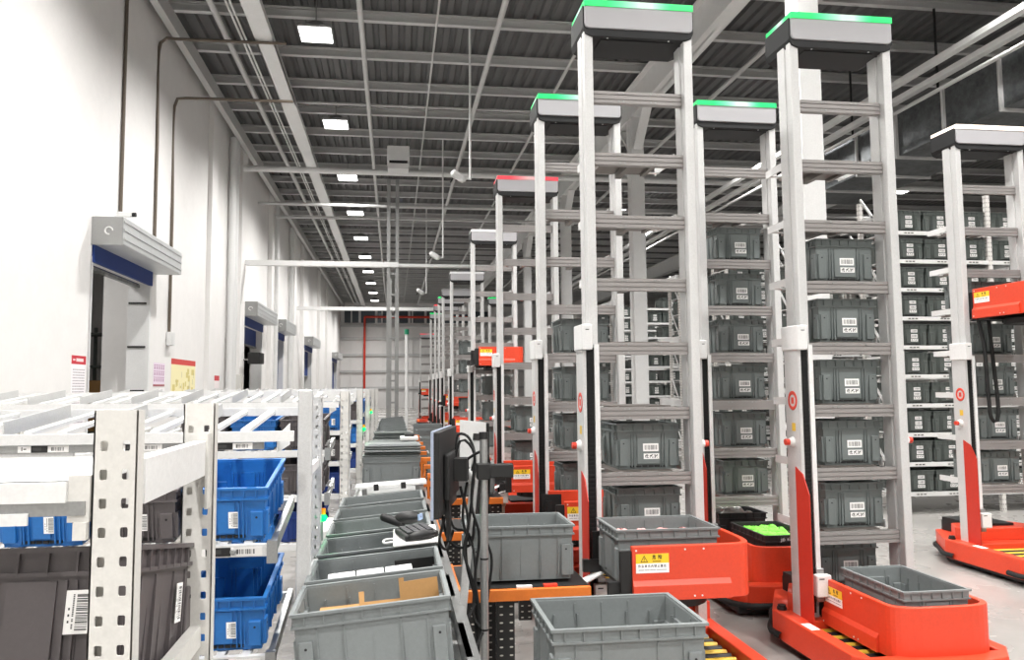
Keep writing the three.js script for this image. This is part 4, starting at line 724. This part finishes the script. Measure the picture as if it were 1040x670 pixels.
{
  const p = thing('steel_pole', 'upright steel tube with black clamp in front of the crate shelf', 'pole', [0.393, 0, -3.3]);
  mesh('tube', [cyl([0, 0, 0], [0, 1.42, 0], 0.0175, 18)], M.steel, p); mesh('cap', [cyl([0, 1.42, 0], [0, 1.45, 0], 0.021, 18)], M.black, p);
  mesh('clamp', [rb(-0.032, 0.028, 1.245, 1.315, -0.03, 0.03, 0.006)], M.black, p);
  mesh('clamp_arm', [rb(0.02, 0.13, 1.25, 1.31, -0.025, 0.02, 0.006)], M.black, p);
  for (const y of [0.6, 0.9]) mesh('cable_tie', [cyl([0, y, 0], [0, y + 0.008, 0], 0.0185, 12)], M.black, p);
  const a = thing('leaning_profile', 'leaning aluminium profile with black end carrying the monitor cables', 'support', [0, 0, 0]);
  mesh('profile', [bar([0.30, 0.6, -3.4], [0.388, 1.4, -3.5], 0.035, 0.035)], M.alu, a); mesh('end_cap', [bar([0.388, 1.4, -3.5], [0.391, 1.43, -3.503], 0.042, 0.042)], M.black, a);
  mesh('foot', [bx(0.27, 0.33, 0.56, 0.6, -3.43, -3.37)], M.black, a);
  mesh('grey_joint', [new THREE.SphereGeometry(0.035, 14, 10).translate(0.345, 1.24, -3.46), cyl([0.345, 1.24, -3.46], [0.28, 1.29, -3.46], 0.02)], M.white, a);
}
[
  [[[0.27, 1.3, -3.45], [0.31, 1.41, -3.44], [0.36, 1.36, -3.42], [0.35, 1.15, -3.4], [0.32, 0.9, -3.38], [0.36, 0.7, -3.34], [0.36, 0.5, -3.33]], 'black cable looping from the monitor head down the leaning profile'],
  [[[0.24, 1.15, -3.42], [0.27, 1.02, -3.4], [0.33, 1.0, -3.4], [0.36, 0.85, -3.36], [0.35, 0.7, -3.32], [0.37, 0.45, -3.31]], 'black cable sagging under the monitor'],
  [[[0.3, 1.2, -3.42], [0.33, 1.05, -3.36], [0.31, 0.92, -3.35], [0.35, 0.78, -3.33], [0.345, 0.66, -3.3], [0.37, 0.62, -3.28]], 'black cable hugging the leaning profile'],
  [[[0.28, 1.26, -3.44], [0.34, 1.33, -3.4], [0.41, 1.36, -3.35], [0.42, 1.2, -3.34], [0.4, 1.0, -3.335], [0.43, 0.9, -3.34], [0.41, 0.72, -3.33]], 'black cable arching to the steel tube'],
  [[[0.21, 1.1, -3.35], [0.24, 0.98, -3.38], [0.29, 0.93, -3.42], [0.34, 0.95, -3.38], [0.36, 1.06, -3.37]], 'black cable hanging below the screen corner'],
  [[[0.285, 1.33, -3.5], [0.3, 1.43, -3.5], [0.34, 1.42, -3.48], [0.37, 1.33, -3.45], [0.33, 1.2, -3.44], [0.31, 1.05, -3.4], [0.34, 0.95, -3.36]], 'black cable looping over the white monitor joint'],
  [[[0.36, 1.3, -3.38], [0.345, 1.12, -3.36], [0.375, 1.0, -3.34], [0.355, 0.82, -3.32], [0.37, 0.66, -3.3], [0.36, 0.4, -3.3]], 'black cable running straight down beside the steel tube'],
  [[[0.22, 1.08, -3.3], [0.2, 0.98, -3.33], [0.235, 0.93, -3.4], [0.27, 1.0, -3.45]], 'short black cable hanging under the monitor near edge'],
  [[[0.35, 0.72, -3.28], [0.3, 0.62, -3.24], [0.33, 0.54, -3.22], [0.38, 0.6, -3.27]], 'black cable loop beside the orange bracket'],
].forEach(([pts, label]) => tag(mesh('cable', [tube(pts, 0.0065, 40)], M.rubber), label, 'cable', 'cables at the operator post'));
{
  const m = thing('monitor', 'second monitor farther along, white back edge behind the steel tube', 'monitor', [0.6, 1.22, -5.6]); m.rotation.y = -1.3;
  mesh('casing', [rb(-0.25, 0.25, -0.17, 0.17, -0.015, 0.02, 0.006)], M.black, m); mesh('side_trim', [bx(-0.253, 0.253, -0.173, 0.173, 0.012, 0.024)], M.white, m); mesh('stand', [bx(-0.03, 0.03, -0.585, -0.1, -0.05, -0.015)], M.black, m);
}

// ---------------------------------------------------------------- hand-over stands with orange beams
const holeTex = canvasTex(32, 32, (x, w, h) => { x.fillStyle = '#161616'; x.fillRect(0, 0, w, h); x.fillStyle = '#b9b4ac'; x.beginPath(); x.arc(10, 16, 3.4, 0, 7); x.arc(24, 16, 3.4, 0, 7); x.fill(); });
holeTex.wrapS = holeTex.wrapT = THREE.RepeatWrapping; holeTex.repeat.set(1 / 0.09, 1 / 0.04);
const holeMat = new THREE.MeshStandardMaterial({ map: holeTex, roughness: 0.5 });
const standLeg = merge([bx(-0.045, 0.045, 0, 0.57, -0.02, 0.02)]);
[[-3.8, 'nearest'], [-5.32, 'second'], [-6.9, 'third'], [-8.2, 'fourth'], [-10.6, 'fifth'], [-12.5, 'sixth'], [-14.6, 'seventh']].forEach(([z, who], i) => {
  const s = thing('handover_stand', `${who} black stand with orange beam beside the left robot lane`, 'stand', [0, 0, z], 'hand-over stands');
  mesh('front_beam', [rb(0.33, 1.0, 0.575, 0.632, -0.03, 0.0, 0.004)], M.beamOrange, s); mesh('back_beam', [rb(0.33, 1.0, 0.575, 0.632, -0.56, -0.53, 0.004)], M.beamOrange, s);
  mesh('end_plate', [bx(0.325, 0.335, 0.56, 0.64, -0.56, 0.0)], M.beamOrange, s);
  mesh('deck', [bx(0.34, 0.995, 0.6, 0.634, -0.53, -0.03)], M.black, s);
  for (const x of [0.565, 0.93, 0.37]) for (const zz of [-0.06, -0.5]) mesh('leg', standLeg, holeMat, s).position.set(x, 0, zz);
  mesh('sensor', [bx(0.62, 0.7, 0.632, 0.642, -0.05, -0.02)], M.white, s); mesh('red_sensor', [bx(0.76, 0.83, 0.632, 0.645, -0.05, -0.02)], M.redPlastic, s);
  if (i !== 1) tote('plain', `grey tote standing on the ${who} hand-over stand`, [0.66, 0.646, z - 0.3], 'totes on hand-over stands', Math.PI / 2);
});
{
  const s = thing('handover_stand', 'black stand under the big grey tote at the bottom edge', 'stand', [0, 0, -2.5], 'hand-over stands');
  mesh('front_beam', [rb(0.5, 1.16, 0.47, 0.53, -0.06, -0.03, 0.004)], M.beamOrange, s); mesh('deck', [bx(0.5, 1.16, 0.5, 0.53, -0.6, -0.06)], M.black, s);
  for (const x of [0.56, 1.1]) for (const zz of [-0.1, -0.55]) mesh('leg', [bx(x - 0.04, x + 0.04, 0, 0.5, zz - 0.02, zz + 0.02)], holeMat, s);
  tote('plain', 'big grey tote at the bottom edge, nearest of all on the right', [0.825, 0.531, -2.8], 'totes on hand-over stands', Math.PI / 2);
}
// orange brackets along the right edge of the crate shelf
for (let k = 0; k < 8; k++) tag(mesh('orange_bracket', [rb(0.29, 0.4, 0.86, 0.9, -6.62 - k * 0.75, -6.57 - k * 0.75, 0.004), bx(0.29, 0.31, 0.64, 0.86, -6.61 - k * 0.75, -6.58 - k * 0.75)], M.beamOrange), `orange bracket at the right edge of the crate shelf, ${ord[k]} back`, 'bracket', 'orange brackets');
{
  const c = thing('scanner_cradle', 'white scanner cradle on the second folded crate pile', 'scanner', [0.17, 1.06, -8.5]); mesh('base', [rb(-0.1, 0.1, 0, 0.04, -0.12, 0.12, 0.01)], M.white, c); mesh('grip', [rb(-0.05, 0.06, 0.04, 0.07, -0.06, 0.05, 0.01)], M.black, c);
}
{
  const c = thing('signal_tower', 'white pole with green beacon far down the crate row', 'beacon', [0.5, 0, -30]); mesh('pole', [cyl([0, 0, 0], [0, 3.75, 0], 0.06)], M.white, c); mesh('beacon', [cyl([0, 3.75, 0], [0, 3.95, 0], 0.09)], std(0x1d7d5c, 0.4), c);
}
renderer.render(scene, camera);
